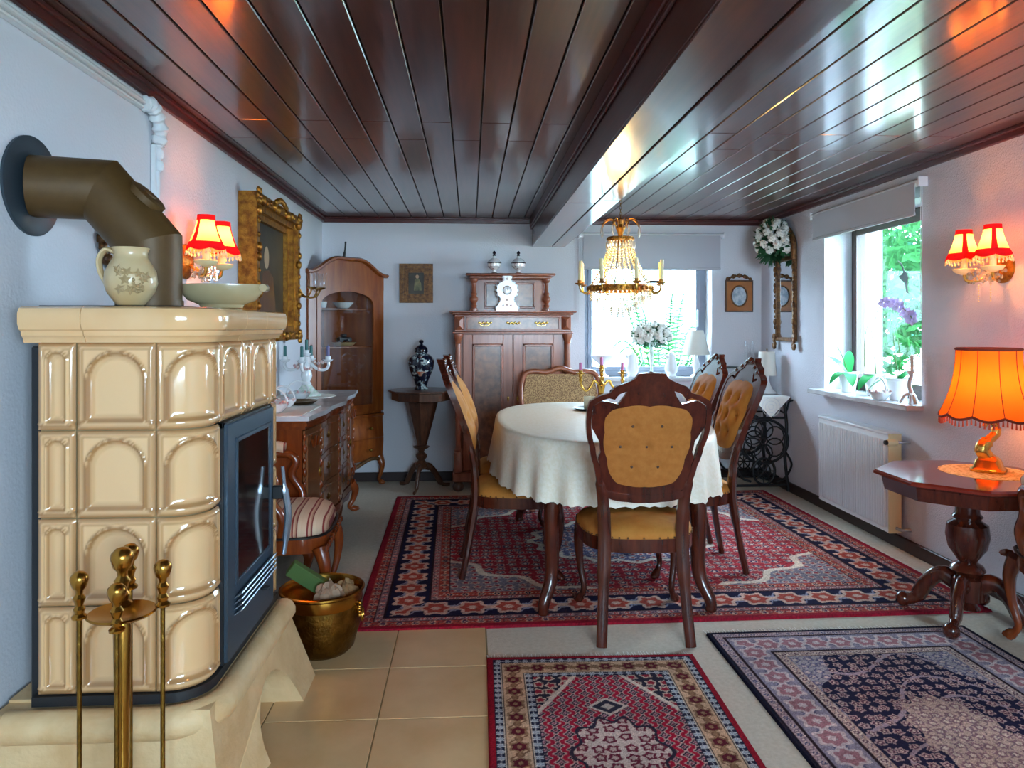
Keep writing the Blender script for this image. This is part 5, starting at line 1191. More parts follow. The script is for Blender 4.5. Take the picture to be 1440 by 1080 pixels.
def design_big(X, Y, W_, L_):
    C = np.zeros(X.shape+(3,)); e, s = geom(X, Y, W_, L_); put(C, e >= 0, '8c1a2c')
    band(C, e, s, .035, .085, 'a2473f', '3a2a4a', 'c9a08a', '6a2a34', .07); band(C, e, s, .085, .12, '8a6a70', 'a8383c', 'c9b0a6', '3a2c4a', .05)
    band(C, e, s, .12, .32, '1d1a36', 'a5483c', 'c9a898', '8a8aa0', .165, 1.); band(C, e, s, .32, .355, '96686a', '4a3048', 'cbb2a4', 'a03a3a', .05); band(C, e, s, .355, .41, 'a04438', '2a2440', 'c6a18a', '7a2c34', .075)
    m = e >= .41; a, b_ = W_/2-.41, L_/2-.41; put(C, m, '9a2c36')
    d, an, vn, h = motif(X, Y, .065, 3.); put(C, m & vn, '5a2030'); put(C, m & (d < .38), 'b88a80'); put(C, m & (d < .28), '3a2c4e'); put(C, m & (d < .14), 'c9b4a6')
    # corner spandrels and central medallion
    th = np.arctan2(Y/b_, X/a); rr = np.hypot(X/a, Y/b_); lob = 1+.05*np.cos(16*th)
    sp = m & ((np.abs(X)/a)**1.6+(np.abs(Y)/b_)**1.6 > 1.25*(1+.06*np.cos(18*th))); spl = m & ~sp & ((np.abs(X)/a)**1.6+(np.abs(Y)/b_)**1.6 > 1.17*(1+.06*np.cos(18*th)))
    put(C, sp, '7a7480'); put(C, spl, 'd2c2b0'); d2, an2, vn2, h2 = motif(X+.03, Y, .055, 9.); put(C, sp & vn2, '4a3c50'); put(C, sp & (d2 < .36), 'b8a49a'); put(C, sp & (d2 < .22), '8a3440')
    md = m & (rr < .52*lob); ml = m & (rr >= .49*lob) & (rr < .53*lob); put(C, md, '55506e'); put(C, md & vn2, '8f8fa8'); put(C, md & (d2 < .36), 'c4b2ac'); put(C, md & (d2 < .2), '94343e'); put(C, ml, 'd2c2b4')
    mi = m & (rr < .2*(1+.08*np.cos(8*th))); put(C, mi, 'b9b0ae'); put(C, mi & (d < .36), '7a3038'); return C
def design_red(X, Y, W_, L_):
    C = np.zeros(X.shape+(3,)); e, s = geom(X, Y, W_, L_); put(C, e >= 0, '8e1426')
    band(C, e, s, .022, .052, '1e2036', '8f9aa8', 'b9bcc0', '3a3c52', .034, line='c4b7a6'); band(C, e, s, .052, .135, 'c2a184', '5a1a26', '8a6a50', '7a5a44', .085, 2.); band(C, e, s, .135, .165, '1e2036', '8f9aa8', 'b9bcc0', '3a3c52', .034, line='c4b7a6')
    m = e >= .165; a, b_ = W_/2-.165, L_/2-.165; put(C, m, '9b1732')
    p = .042; u = X/p; v = Y/p+.5*(np.floor(u) % 2); fu = u-np.floor(u)-.5; fv = v-np.floor(v)-.5; q = np.hypot(fu, fv*.9)*(1-.25*np.cos(4*np.arctan2(fv, fu)))
    put(C, m & (q < .40), 'b59a94'); put(C, m & (q < .30), '2c2434'); put(C, m & (q < .16), 'a8808a'); put(C, m & (q < .07), '6a1626')
    t1 = np.abs(X)/a+np.abs(Y)/b_*1.25; st = np.floor(t1*26)/26
    sp = m & (st > 1.62); spl = m & ~sp & (st > 1.56); d2, an, vn, h = motif(X, Y, .05, 5.); put(C, sp, '262433'); put(C, sp & (d2 < .4), 'b8a496'); put(C, sp & (d2 < .26), '8a2434'); put(C, spl, 'cdbcae')
    th = np.arctan2(Y, X*1.5); rr = np.hypot(X/(a*.62), Y/(b_*.40)); lob = 1+.10*np.cos(10*th); md = m & (rr < lob); put(C, md, 'c2ada4'); put(C, md & (d2 < .4), '6a2234'); put(C, md & (d2 < .2), 'b39a92'); put(C, m & (rr > .92*lob) & (rr < 1.0*lob), '2a2434')
    for yc in (-1, 1):
        dd = np.abs(X)/.06+np.abs(Y-yc*b_*.55)/.05; put(C, m & (dd < 1.15), 'c6b6aa'); put(C, m & (dd < .9), '2a2838'); put(C, m & (dd < .4), 'b0a49a')
    return C
def design_blue(X, Y, W_, L_):
    C = np.zeros(X.shape+(3,)); e, s = geom(X, Y, W_, L_); put(C, e >= 0, '15162a')
    band(C, e, s, .018, .055, 'a08a90', '4a4a6a', 'c6b2ae', '6a5a6c', .05); band(C, e, s, .055, .20, '8c8494', 'a07078', 'c4b4b4', '5c5a74', .10, 4.); band(C, e, s, .20, .24, 'b59a90', '6a4a58', 'd2c0b2', '6a5c6c', .05)
    m = e >= .24; a, b_ = W_/2-.24, L_/2-.24; th = np.arctan2(Y/b_, X/a); rr = np.hypot(X/a, Y/b_)
    put(C, m, '1b1c3a'); d, an, vn, h = motif(X, Y, .046, 7.); cur = np.abs(np.sin(17*np.hypot(X-.12*np.sin(9*Y), Y-.1*np.sin(11*X)))) < .16
    put(C, m & cur, '9d8c98'); put(C, m & (d < .36), 'b29a98'); put(C, m & (d < .24), '5c3a4c'); put(C, m & (d < .1), 'c9b4a8')
    sp = m & (rr > 1.08*(1+.05*np.cos(12*th))); put(C, sp, 'a0989e'); put(C, sp & (d < .38), '6a6480'); put(C, sp & (d < .22), 'c3b0ac'); put(C, sp & vn, '5a5872')
    md = m & (rr < .46*(1+.07*np.cos(14*th))); put(C, md, 'c0a79a'); put(C, md & (d < .38), '8a6a72'); put(C, md & (d < .2), 'd0bfb0'); put(C, md & vn, '77606e'); return C
fl, fr, bl = at(494, 887, Z=.01), at(1408, 858, Z=.01), at(541, 700, Z=.01)
ang = math.atan2(fr.y-fl.y, fr.x-fl.x); RW, RL = 2.84, 2.46
ctr = Vector((fl.x, fl.y, 0))+Vector((math.cos(ang), math.sin(ang), 0))*RW/2+Vector((-math.sin(ang), math.cos(ang), 0))*RL/2
if ctr.x+RW/2 > XR-.03: RW = RW-.06
rug('persian_rug', 'large red and navy oriental rug under the dining table', RW, RL, .0055, design_big, (ctr.x, ctr.y, .0005), ang, fringe=False)
ff = MB()
for s_ in (-1, 1):
    for i in range(int(RL/.013)):
        y = -RL/2+i*.013; ff.add([(s_*RW/2, y, .005), (s_*RW/2, y+.006, .005), (s_*(RW/2+random.uniform(.03, .055)), y+.003+random.uniform(-.008, .008), .001)], [(0, 1, 2)])
o = link('fringe', ff, 'lace', bpy.data.objects['persian_rug'], 0); o['kind'] = 'stuff'
r1, r2 = at(688, 930, Z=.01), at(968, 925, Z=.01)
rug('red_runner', 'small crimson oriental runner with a stepped field on the tiles', .80, 1.30, .0034, design_red, (.455, 2.83-.65, .004), R(-.8))
b1, b2 = at(997, 893, Z=.01), at(1340, 882, Z=.01)
rug('blue_rug', 'navy and rose oriental rug with a pale medallion near the octagonal table', 1.12, 1.70, .0038, design_blue, (.985+.565, 3.03-.85, .001), R(.8))

# ------------------------------------------------------------------ chandelier
CHX, CHY = .862, 4.20
ch = thing('chandelier', 'crystal basket chandelier with gilt rings and candle arms hanging over the table', 'chandelier', (CHX, CHY, 0))
part('chain', 'old_brass', ch, lambda b: [b.tube([(.006*math.cos(t)*(k % 2), .006*math.cos(t)*((k+1) % 2), 2.185-.017*k-.010*math.sin(t)) for t in [2*PI*i/10 for i in range(10)]], .0016, 5, closed=True) for k in range(17)], 60)
part('hub', 'gilt', ch, lambda b: b.lathe([(.006, 1.905), (.018, 1.895), (.012, 1.87), (.03, 1.85), (.02, 1.83), (.012, 1.80)], 16))
def gring(b, r_, z, h, n=36):
    b.lathe([(r_, z-h/2), (r_+.006, z-h/2), (r_+.008, z), (r_+.006, z+h/2), (r_, z+h/2)], n, cap=False)
    for i in range(n): a = 2*PI*i/n; b.ball(((r_+.006)*math.cos(a), (r_+.006)*math.sin(a), z), h*.33, 6)
part('upper_ring', 'gilt', ch, lambda b: gring(b, .068, 1.785, .022), 60); part('lower_ring', 'gilt', ch, lambda b: gring(b, .178, 1.500, .034), 60)
for k in range(8):
    a = 2*PI*k/8+.2; c, s_ = math.cos(a), math.sin(a)
    ar = part('crown_arm', 'gilt', ch, lambda b: b.tube(smoothpts([(.02*c, .02*s_, 1.84), (.05*c, .05*s_, 1.895), (.09*c, .09*s_, 1.89), (.115*c, .115*s_, 1.855)]), .003, 6), 60)
    part('drop', 'crystal_clear', ar, lambda b: b.lathe([(.002, 1.855), (.006, 1.845), (.009, 1.815), (.004, 1.80), (0, 1.797)], 8, (.115*c, .115*s_, 0)))
def strand(b, a, r0, z0, r1, z1, n, bulge=.0, q=.0062):
    for i in range(n):
        t = (i+.5)/n; r_ = r0+(r1-r0)*t**1.7+bulge*math.sin(PI*t); z = z0+(z1-z0)*t; b.ball((r_*math.cos(a), r_*math.sin(a), z), q, 6, (1, 1, 1.25))
for k in range(24):
    a = 2*PI*k/24; b = MB(); strand(b, a, .068, 1.775, .176, 1.515, 17); o = link('crystal_strand', b, 'crystal', ch, 40); o['kind'] = 'stuff'
for k in range(6): part('cage_rib', 'old_brass', ch, lambda b: b.tube([((.066+.11*t**1.7)*math.cos(2*PI*k/6+.13), (.066+.11*t**1.7)*math.sin(2*PI*k/6+.13), 1.775-.26*t) for t in [i/10 for i in range(11)]], .0022, 5), 60)
for tier, (r_, z, n, L) in enumerate(((.172, 1.478, 44, 4), (.135, 1.45, 36, 4), (.095, 1.418, 28, 4), (.055, 1.39, 16, 4), (.02, 1.365, 8, 3))):
    b = MB()
    for i in range(n):
        a = 2*PI*i/n
        for j in range(L): b.ball((r_*math.cos(a), r_*math.sin(a), z-j*.0125), .0058, 6, (1, 1, 1.2))
    o = link('crystal_tier', b, 'crystal', ch, 40); o['kind'] = 'stuff'
b = MB()
for k in range(24): a = 2*PI*k/24; b.lathe([(.001, 1.772), (.006, 1.76), (.007, 1.735), (.0, 1.725)], 6, (.078*math.cos(a), .078*math.sin(a), 0))
o = link('drop_fringe', b, 'crystal_clear', ch, 40); o['kind'] = 'stuff'
for k in range(8):
    a = 2*PI*k/8+.16; c, s_ = math.cos(a), math.sin(a)
    ar = part('candle_arm', 'gilt_bright', ch, lambda b: b.tube(smoothpts([(.18*c, .18*s_, 1.50), (.205*c, .205*s_, 1.475), (.238*c, .238*s_, 1.485), (.245*c, .245*s_, 1.52)]), .005, 6), 60)
    part('drip_pan', 'gilt', ar, lambda b: b.lathe([(.006, 1.518), (.024, 1.524), (.026, 1.53), (.011, 1.527), (.012, 1.545), (.009, 1.545)], 14, (.245*c, .245*s_, 0)))
    part('candle_sleeve', 'ivory', ar, lambda b: b.tube([(.245*c, .245*s_, 1.53), (.245*c+.006*math.sin(k*2), .245*s_, 1.655)], .010, 10))
for k in range(3):
    a = 2*PI*k/3; b = MB(); b.ball((.03*math.cos(a), .03*math.sin(a), 1.60), .014, 8, (1, 1, 1.5)); link('bulb', b, 'bulb', ch, 60)
lamp('chandelier_light', (0, 0, 1.62), 4, 'ffcf78', .05, ch)

# ------------------------------------------------------------------ right wall: ornate mirror with flowers
my0, my1 = 5.44, 5.90
mm_ = thing('gilt_mirror', 'narrow wall mirror in a carved silver gilt frame near the corner', 'mirror', (XR, (my0+my1)/2, 0))
mw = .14
part('glass', 'mirror', mm_, lambda b: b.box(-.014, -.008, -mw, mw, 1.20, 1.80), 0)
part('frame', 'gilt_dark', mm_, lambda b: [b.box(*q, b=.006) for q in ((-.032, -.001, -mw-.035, -mw, 1.17, 1.83), (-.032, -.001, mw, mw+.035, 1.17, 1.83), (-.032, -.001, -mw, mw, 1.17, 1.20), (-.032, -.001, -mw, mw, 1.80, 1.83))])
def mcarve(b):
    for s in (-1, 1):
        for k in range(9): b.ball((-.034, s*(mw+.04+.014*math.sin(k*1.3)), 1.16+.012*k-.05+.02*math.cos(k)), .02, 8, (.6, 1, 1.2))
        for k in range(14): b.ball((-.034, s*(mw+.03), 1.28+.042*k), .014+.007*math.sin(k*1.9), 8, (.6, 1, 1.3))
        b.tube(smoothpts([(-.03, s*(mw+.03), 1.80), (-.03, s*(mw+.03), 1.93), (-.03, s*mw*.6, 2.03), (-.03, 0, 2.06)]), [.022]*19, 8)
o = part('carving', 'gilt_dark', mm_, mcarve, 60); o['kind'] = 'stuff'
bouquet('rose_garland', 'bunch of white roses and leaves hung over the top of the narrow mirror', (XR-.11, (my0+my1)/2+.03, 1.95), (.10, .20, .17), 420, 34, 1.3)
# ------------------------------------------------------------------ treadle sewing table in the corner
sw = thing('treadle_table', 'old treadle sewing table with black cast iron legs in the corner', 'table', (0, 0, 0))
SW0, SW1, SWY0, SWY1, SWZ = 1.84, 2.465, 5.54, 6.06, .745
pbox('tabletop', 'dark_walnut', sw, SW0, SW1, SWY0, SWY1, SWZ-.025, SWZ, b=.006)
for yy in (SWY0+.04, SWY1-.06):
    def iron(b):
        y = yy
        for x in (2.04, 2.42):
            b.tube(smoothpts([(x, y, SWZ-.026), (x+(.02 if x > 2.2 else -.02), y, .5), (x+(.005 if x > 2.2 else -.005), y, .3), (x+(.035 if x > 2.2 else -.05), y, .012)]), .012, 8)
        b.tube([(2.26+.19*math.cos(2*PI*i/32), y, .40+.17*math.sin(2*PI*i/32)) for i in range(32)], .011, 8, closed=True)
        for k in range(6): a = 2*PI*k/6+.5; b.tube([(2.26+.10*math.cos(a)+.07*math.cos(2*PI*i/14), y, .40+.09*math.sin(a)+.07*math.sin(2*PI*i/14)) for i in range(14)], .006, 6, closed=True)
        b.tube([(2.26+.085*math.cos(2*PI*i/24), y-.005, .17+.10*math.sin(2*PI*i/24)) for i in range(24)], .010, 8, closed=True); b.tube([(2.26+.05*math.cos(2*PI*i/18), y-.005, .17+.06*math.sin(2*PI*i/18)) for i in range(18)], .006, 6, closed=True)
        for a in range(4): t = a*PI/4; b.tube([(2.26-.085*math.cos(t), y, .17-.10*math.sin(t)), (2.26+.085*math.cos(t), y, .17+.10*math.sin(t))], .005, 6)
        for s in (-1, 1):
            b.tube(smoothpts([(2.26+s*.05, y, .56), (2.26+s*.10, y, .64), (2.26+s*.17, y, .62), (2.26+s*.2, y, .70), (2.26+s*.24, y, SWZ-.03)]), .008, 6)
            b.tube(smoothpts([(2.26+s*.17, y, .32), (2.26+s*.22, y, .22), (2.26+s*.17, y, .12), (2.26+s*.10, y, .09)]), .009, 6)
        b.tube([(2.0, y, .06), (2.45, y, .06)], .010, 6); b.tube([(2.04, y, .58), (2.43, y, .58)], .008, 6)
    part('iron_side', 'iron', sw, iron, 60)
part('treadle', 'iron', sw, lambda b: [b.box(2.10, 2.42, 5.68+.035*k, 5.695+.035*k, .10, .112, b=.003) for k in range(7)]+[b.box(2.10, 2.12, 5.68, 5.91, .10, .112), b.box(2.40, 2.42, 5.68, 5.91, .10, .112)])
part('stretcher', 'iron', sw, lambda b: (b.tube([(2.05, SWY0+.05, .30), (2.41, SWY1-.07, .30)], .008, 6), b.tube([(2.26, SWY0+.05, .106), (2.26, SWY1-.07, .106)], .008, 6)))
# doily over the table edge
dl_ = MB(); cx_ = 2.30
dl_.grid(24, 22, lambda u, v: (cx_+(2*u-1)*.155*(1 if v < .5 else 2-2*v), (SWY0+.16-.32*v) if v < .5 else SWY0-.004, SWZ+.002 if v < .5 else SWZ+.002-.32*(v-.5)))
tag(link('crochet_doily', dl_, 'lace', None, 60), 'white crochet doily hanging in a point over the sewing table edge', 'doily')
b = MB(); yq = SWY0-.0065
for r_ in (.02, .045, .07): b.tube([(cx_+r_*math.cos(2*PI*i/28), yq, SWZ-.075+r_*math.sin(2*PI*i/28)) for i in range(28)], .0022, 5, closed=True)
o = link('crochet_rings', b, 'porcelain', bpy.data.objects['crochet_doily'], 60)
wl = thing('white_lamp', 'small white lamp with a straight shade on the sewing table', 'lamp', (2.375, 5.80, SWZ+.0035))
part('base', 'porcelain', wl, lambda b: b.lathe([(.075, 0), (.078, .01), (.05, .03), (.025, .08), (.015, .12), (.02, .135), (.012, .15)], 20)); part('shade', 'lamp_white', wl, lambda b: b.lathe([(.072, .145), (.062, .335), (.06, .335), (.07, .145)], 26, cap=False)); part('finial', 'old_brass', wl, lambda b: b.lathe([(.003, .15), (.003, .345), (.006, .352), (0, .365)], 8))
hg = thing('glass_stand', 'pair of thin clear glass tubes on the sewing table', 'glass stand', (2.29, 5.96, SWZ))
for x in (-.028, .028): part('glass_tube', 'clear_glass', hg, lambda b: b.lathe([(.013, .02), (.013, .42)], 10, (x, 0, 0), cap=False))
part('base', 'clear_glass', hg, lambda b: b.lathe([(.05, 0), (.05, .02), (.02, .025)], 16))
mc = thing('mantel_clock', 'small black framed picture stand with a white flower motif on the sewing table', 'ornament', (2.13, 5.93, SWZ))
part('frame', 'black', mc, lambda b: [b.box(*q, b=.004) for q in ((-.07, .07, -.03, .03, 0, .02), (-.055, -.04, -.015, .015, .02, .20), (.04, .055, -.015, .015, .02, .20), (-.085, .085, -.03, .03, .20, .215))]); part('motif', 'porcelain_green', mc, lambda b: b.ball((0, 0, .10), .042, 12, (.9, .3, 1.3)), 60)
# ------------------------------------------------------------------ radiator under the side window
rd = thing('radiator', 'white ribbed panel radiator under the side window', 'radiator', (0, 0, 0))
RY0, RY1, RX0, RX1 = at(1248, 640, X=2.385).y, at(1150, 640, X=2.385).y, 2.385, 2.465
RZ1, RZ0 = at(1150, 583, X=2.385).z, at(1150, 695, X=2.385).z
RZ1 = .66; RZ0 = .10
pbox('panel', 'white_metal', rd, RX0+.008, RX0+.02, RY0, RY1, RZ0, RZ1, b=.003); pbox('rear_panel', 'white_metal', rd, RX1-.014, RX1, RY0, RY1, RZ0, RZ1, b=.003)
nr_ = 30
rib_me = None
for k in range(nr_):
    y = RY0+.03+(RY1-RY0-.06)*k/(nr_-1); b = MB(); b.box(RX0-.006, RX0+.0082, -.007, .007, RZ0+.03, RZ1-.03, b=.004)
    if rib_me is None: o = link('rib', b, 'white_metal', rd, 40); rib_me = o.data
    else: o = bpy.data.objects.new('rib', rib_me); COL.objects.link(o); o.parent = rd
    o.location = (0, y, 0)
pbox('top_grille', 'white_metal', rd, RX0, RX1, RY0, RY1, RZ1, RZ1+.018, b=.004); pbox('side_cover', 'cream_metal', rd, RX0+.004, RX1, RY0-.008, RY0+.001, RZ0, RZ1+.01, b=.003)
def valve(b):
    b.M = Matrix.Translation((RX0+.035, RY0-.01, RZ1-.035)) @ Matrix.Rotation(R(90), 4, 'X'); b.lathe([(.012, 0), (.014, .02), (.012, .03)], 14); b.M = None
    b.tube([(RX0+.035, RY0-.03, RZ1-.035), (RX0+.06, RY0-.045, RZ1-.035), (XR-.001, RY0-.05, RZ1-.035)], .008, 8)
part('valve', 'silver', rd, valve, 60)
b = MB(); b.M = Matrix.Translation((RX0+.034, RY0-.035, RZ1-.035)) @ Matrix.Rotation(R(-90), 4, 'Y'); b.lathe([(.019, 0), (.022, .015), (.021, .05), (.016, .056)], 18); link('thermostat_knob', b, 'cream_metal', rd, 40)
b = MB(); b.M = Matrix.Translation((RX0-.023, RY0-.035, RZ1-.035)) @ Matrix.Rotation(R(-90), 4, 'Y'); b.lathe([(.015, 0), (.013, .014), (.0, .016)], 16); link('knob_cap', b, 'black', rd, 40)
part('return_pipe', 'silver', rd, lambda b: b.tube([(RX0+.05, RY0-.005, RZ0+.03), (RX0+.05, RY0-.05, RZ0+.03), (XR-.001, RY0-.055, RZ0+.03)], .009, 8), 60)
part('wall_bracket', 'white_metal', rd, lambda b: [b.box(RX1-.001, XR-.001, y-.015, y+.015, .2, .5) for y in (RY0+.15, RY1-.15)])
# ------------------------------------------------------------------ orchids and porcelain on the side sill
SL = W2[2]+.003
def leaf(b, base, a, L, w, up, droop):
    base = Vector(base); d = Vector((math.cos(a), math.sin(a), 0)); s_ = Vector((-math.sin(a), math.cos(a), 0)); vs = []; n = 9
    for i in range(n):
        t = i/(n-1); c = base+d*L*t+Vector((0, 0, up*L*t-droop*L*t*t)); ww = w*math.sin(PI*min(1, .12+t*.88))**.7*(1 if t < .98 else .2)
        vs += [c-s_*ww+Vector((0, 0, .012*L)), c, c+s_*ww+Vector((0, 0, .012*L))]
    b.add(vs, [(i*3+k, i*3+k+1, i*3+k+4, i*3+k+3) for i in range(n-1) for k in range(2)])
def orchid(label, px, py, X, r0, r1, h, leaves, sprays, plabel):
    p = at(px, py, Z=SL); x, y = X, at(px, 500, X=X).y
    t = thing('flower_pot', plabel, 'flower pot', (x, y, SL)); part('pot', 'porcelain', t, lambda b: b.lathe([(r0, 0), (r0+.003, .004), (r1, h-.012), (r1+.004, h-.01), (r1+.004, h), (r1-.004, h), (r1-.006, h-.02), (r0, .02)], 28)); part('soil', 'soil', t, lambda b: b.lathe([(r1-.006, h-.022), (.0, h-.016)], 20))
    o = thing('orchid', label, 'plant', (x, y, SL+h-.015))
    for (a, L, w, up, dr_) in leaves: part('leaf', 'leaf', o, lambda b: leaf(b, (0, 0, 0), a, L, w, up, dr_), 60)
    for sp in sprays:
        path = smoothpts(sp['p'], 6); st = part('flower_stem', 'stem', o, lambda b: b.tube(path, .003, 6), 60)
        for k in range(sp.get('n', 0)):
            c = path[-1-int(k*len(path)*.45/max(1, sp['n']))]+Vector((random.uniform(-.02, .02), random.uniform(-.02, .02), random.uniform(-.015, .005)))
            def bl(b):
                nrm = Vector((-.75, -.6, -.1)).normalized(); x_ = nrm.orthogonal().normalized(); y_ = nrm.cross(x_)
                for i in range(5):
                    an = 2*PI*i/5+.3; d = x_*math.cos(an)+y_*math.sin(an); e = x_*-math.sin(an)+y_*math.cos(an); R_ = .043 if i % 2 else .036
                    b.add([c, c+d*R_*.5+e*R_*.42+nrm*.006, c+d*R_+nrm*.002, c+d*R_*.5-e*R_*.42+nrm*.006], [(0, 1, 2, 3)])
                b.ball(c+nrm*.008, .008, 6)
            part('blossom', 'petal', st, bl, 0)
    return o
orchid('small orchid with broad dark green leaves in the tapered white pot', 1193, 548, 2.52, .04, .062, .135, [(R(200), .17, .036, .5, .9), (R(120), .16, .034, 1.3, .6), (R(60), .15, .033, 1.5, .5), (R(250), .19, .038, .35, .75), (R(320), .18, .035, .5, .9)], [dict(p=[(0, 0, 0), (-.02, .03, .10), (-.05, .05, .18)], n=0)], 'tapered white flower pot nearest the mirror end of the side sill')
orchid('tall orchid with an arching spray of pale violet blossoms', 1232, 545, 2.56, .05, .072, .14, [(R(210), .20, .035, .35, .8), (R(30), .2, .035, .5, .8), (R(300), .2, .033, .4, .8)], [dict(p=[(0, 0, 0), (.0, .01, .20), (.0, .0, .38), (-.0, -.10, .46), (.0, -.25, .44), (-.0, -.38, .36)], n=11), dict(p=[(.01, .02, 0), (.01, .05, .18), (.01, .08, .30), (.01, .12, .31), (.01, .15, .22), (.01, .155, .05)], n=0)], 'wide white flower pot holding the violet orchid on the side sill')
orchid('orchid with bare stems and glossy leaves beside the window edge', 1263, 552, 2.53, .045, .062, .13, [(R(330), .16, .035, 1.4, .6), (R(290), .17, .035, 1.1, .7), (R(160), .17, .032, .5, .9), (R(20), .14, .03, .9, .6)], [dict(p=[(0, 0, 0), (0, .03, .15), (0, .05, .28)], n=0), dict(p=[(0, 0, 0), (0, -.02, .14), (0, .0, .24)], n=0)], 'plain white flower pot next to the porcelain candlestick')
basket('porcelain_basket', 'white porcelain basket in front of the pots on the side sill', (2.44, at(1237, 550, X=2.44).y, SL), 1.0, R(90))
basket('porcelain_basket', 'small white porcelain basket at the mirror end of the side sill', (2.62, 4.98, SL), .6, R(90))
pc = thing('porcelain_candlestick', 'white porcelain twig candlestick at the near end of the side sill', 'candlestick', (2.45, at(1281, 560, X=2.45).y, SL))
part('twig_stem', 'porcelain', pc, lambda b: b.tube(smoothpts([(0, 0, .0), (.006, .0, .05), (-.006, .006, .11), (.004, -.004, .17)]), [.016]*7+[.012]*12, 8), 60)
for k in range(3): a = 2*PI*k/3+.4; part('root_foot', 'porcelain', pc, lambda b: b.tube(smoothpts([(0, 0, .06), (.03*math.cos(a), .03*math.sin(a), .05), (.055*math.cos(a), .055*math.sin(a), .008)]), .009, 8), 60)
part('cup', 'porcelain', pc, lambda b: b.lathe([(.01, .165), (.02, .18), (.02, .19), (.01, .188)], 14))
b = MB(); b.lathe([(.0095, 0), (.0095, .085), (.002, .09)], 12); tag(link('white_candle', b, 'lamp_white', None, 40, (2.454, pc.location.y-.004, SL+.189)), 'white candle in the twig candlestick on the side sill', 'candle')
# ------------------------------------------------------------------ octagonal side table with lamp
OX, OY, OZ = 2.14, 3.07, .645
ot = thing('octagonal_table', 'octagonal mahogany pedestal table beside the right wall', 'table', (OX, OY, .012), R(22.5))
part('tabletop', 'mahogany_top' if 'mahogany_top' in MATS else 'mahogany', ot, lambda b: b.lathe([(.342, OZ-.038), (.367, OZ-.028), (.368, OZ-.018), (.358, OZ-.0105)], 8), 20)
part('apron', 'mahogany', ot, lambda b: b.lathe([(.322, OZ-.095), (.335, OZ-.04)], 8), 20)
part('pedestal', 'mahogany', ot, lambda b: b.lathe([(.03, .05), (.05, .06), (.03, .085), (.065, .10), (.065, .19), (.045, .20), (.07, .225), (.06, .245), (.035, .26), (.045, .275), (.075, .32), (.085, .37), (.08, .42), (.05, .44), (.06, .455), (.048, .47), (.045, .55), (.07, .575), (.07, .59)], 24))
for k in range(4):
    a = R(200+90*k)
    def lg(b):
        c, s_ = math.cos(a), math.sin(a); p = smoothpts([(.04*c, .04*s_, .16), (.10*c, .10*s_, .185), (.16*c, .16*s_, .13), (.20*c, .20*s_, .06), (.25*c, .25*s_, .035)]); b.tube(p, [.034]*6+[.03]*12+[.024]*7, 8, flat=(.8, 1.15)); b.ball((.255*c, .255*s_, .034), .034, 10, (1, 1, 1))
    part('scroll_foot', 'mahogany', ot, lg, 60)
lace_mat('lace_doily', 'yellow round lace doily under the orange lamp', [(OX+.11+.18*math.cos(2*PI*i/20), OY+.04+.18*math.sin(2*PI*i/20)) for i in range(20)], OZ, 'lace_yellow', .003)
LX, LY = OX+.13, OY+.05
lp = thing('table_lamp', 'gilt dolphin table lamp with a flared orange fringed shade', 'table lamp', (LX, LY, OZ+.0035))
part('foot', 'gilt_bright', lp, lambda b: b.lathe([(.07, 0), (.072, .012), (.06, .02), (.05, .05), (.035, .065), (.02, .075)], 20, sq=lambda a: 1+.12*math.cos(4*a)))
part('dolphin_stem', 'gilt_bright', lp, lambda b: b.tube(smoothpts([(-.01, 0, .065), (-.03, 0, .10), (.0, 0, .135), (.032, 0, .165), (.028, 0, .205), (-.005, 0, .215), (-.02, 0, .195)]), [.03]*6+[.028]*6+[.02]*10+[.013]*9+[.01]*6, 10), 60)
part('socket', 'gilt_bright', lp, lambda b: b.lathe([(.012, .205), (.018, .215), (.03, .24), (.012, .245), (.012, .28)], 16))
def shl(u, v):
    a = 2*PI*u; r_ = .125+.065*(1-v)**2.2; g = abs(math.sin(5*a)); r_ *= 1-.02*(1-g); z = .25+.285*v
    if v < .03: z -= .016*g
    return (r_*math.cos(a), r_*math.sin(a), z)
shd = part('shade', 'shade_orange', lp, lambda b: b.grid(80, 14, shl, True), 60)
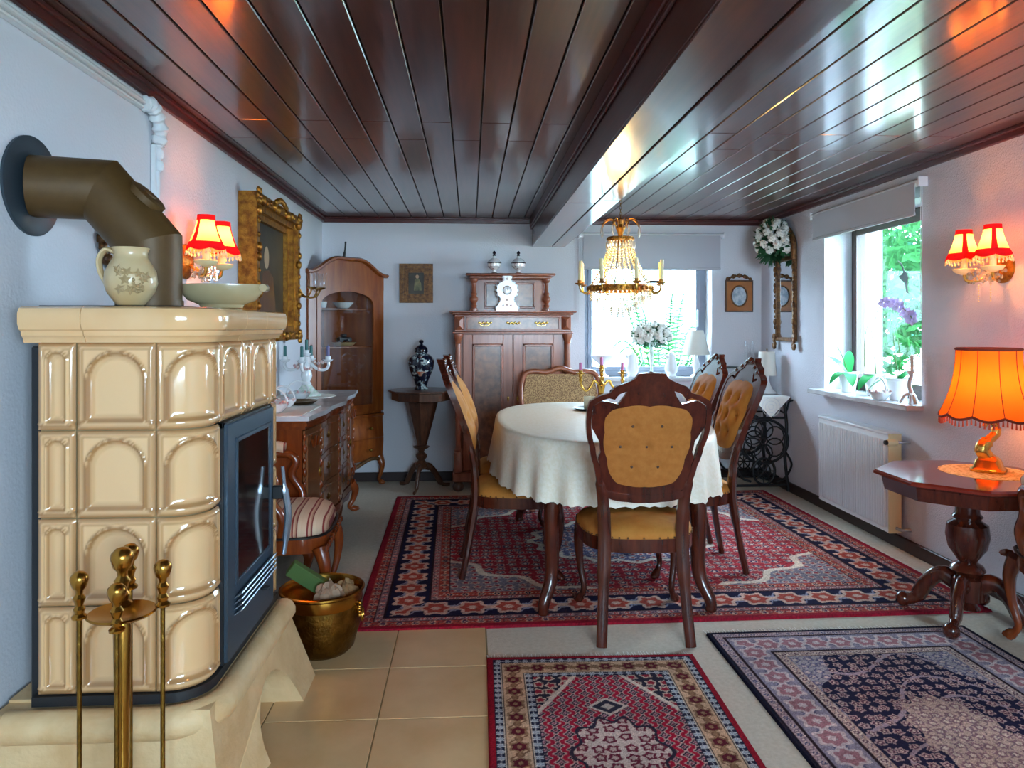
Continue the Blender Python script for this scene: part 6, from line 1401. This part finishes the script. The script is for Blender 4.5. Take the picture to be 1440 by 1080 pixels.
for v_, nm in ((0, 'lower_braid'), (1, 'upper_braid')): part(nm, 'orange_trim', shd, lambda b: b.tube([Vector(shl(i/80, v_))*1.0 for i in range(80)], .006, 6, closed=True), 60)
for k in range(10): part('shade_rib', 'orange_trim', shd, lambda b: b.tube([Vector(shl(k/10, j/10))+Vector((.001*math.cos(2*PI*k/10), .001*math.sin(2*PI*k/10), 0)) for j in range(11)], .0018, 5), 60)
tf = MB()
for k in range(72): p = Vector(shl(k/72, 0)); tf.tube([p, p+Vector((0, 0, -.03))], [.002, .0042], 5)
o = link('tassel_fringe', tf, 'tassel', shd, 60); o['kind'] = 'stuff'
b = MB(); b.ball((0, 0, .325), .022, 10, (1, 1, 1.4)); link('bulb', b, 'bulb', lp, 60)
lamp('table_lamp_light', (0, 0, .38), 2.2, 'ffa04a', .03, lp)
# small wall socket behind the table
sk = thing('wall_socket', 'white wall socket with a dark plug behind the octagonal table', 'socket', (XR, 3.02, .34))
part('plate', 'white_metal', sk, lambda b: b.box(-.012, -.001, -.04, .04, -.04, .04, b=.004)); part('plug', 'black', sk, lambda b: b.box(-.05, -.012, -.02, .02, -.02, .02, b=.006))
# these carvings and flowers are too small to pick apart
for o in bpy.data.objects:
    if o.parent and o.name.split('.')[0] in ('carved_ornament', 'carved_scroll', 'flower_rim', 'carved_stile', 'crystal_drops', 'bead_chain', 'blossoms', 'flower_cluster', 'tassel_fringe', 'vine_relief', 'carving', 'painted_flowers', 'frame_beads'): o['kind'] = 'stuff'
# ------------------------------------------------------------------ added ceiling lamp, out of view, for warm fill from the front
cl = thing('fill_lamp', 'added round opal glass fill lamp, unseen in the front half of the room', 'ceiling lamp', (1.1, .3, ZC))
part('rose', 'brass', cl, lambda b: b.lathe([(.16, 0), (.16, -.02), (.02, -.025)], 28))
part('opal_bowl', 'opal', cl, lambda b: b.lathe([(.15, -.022), (.155, -.05), (.13, -.09), (.07, -.12), (.01, -.128)], 28, cap=False))
lamp('fill_lamp_light', (0, 0, -.075), 130, 'ffb46c', .04, cl)
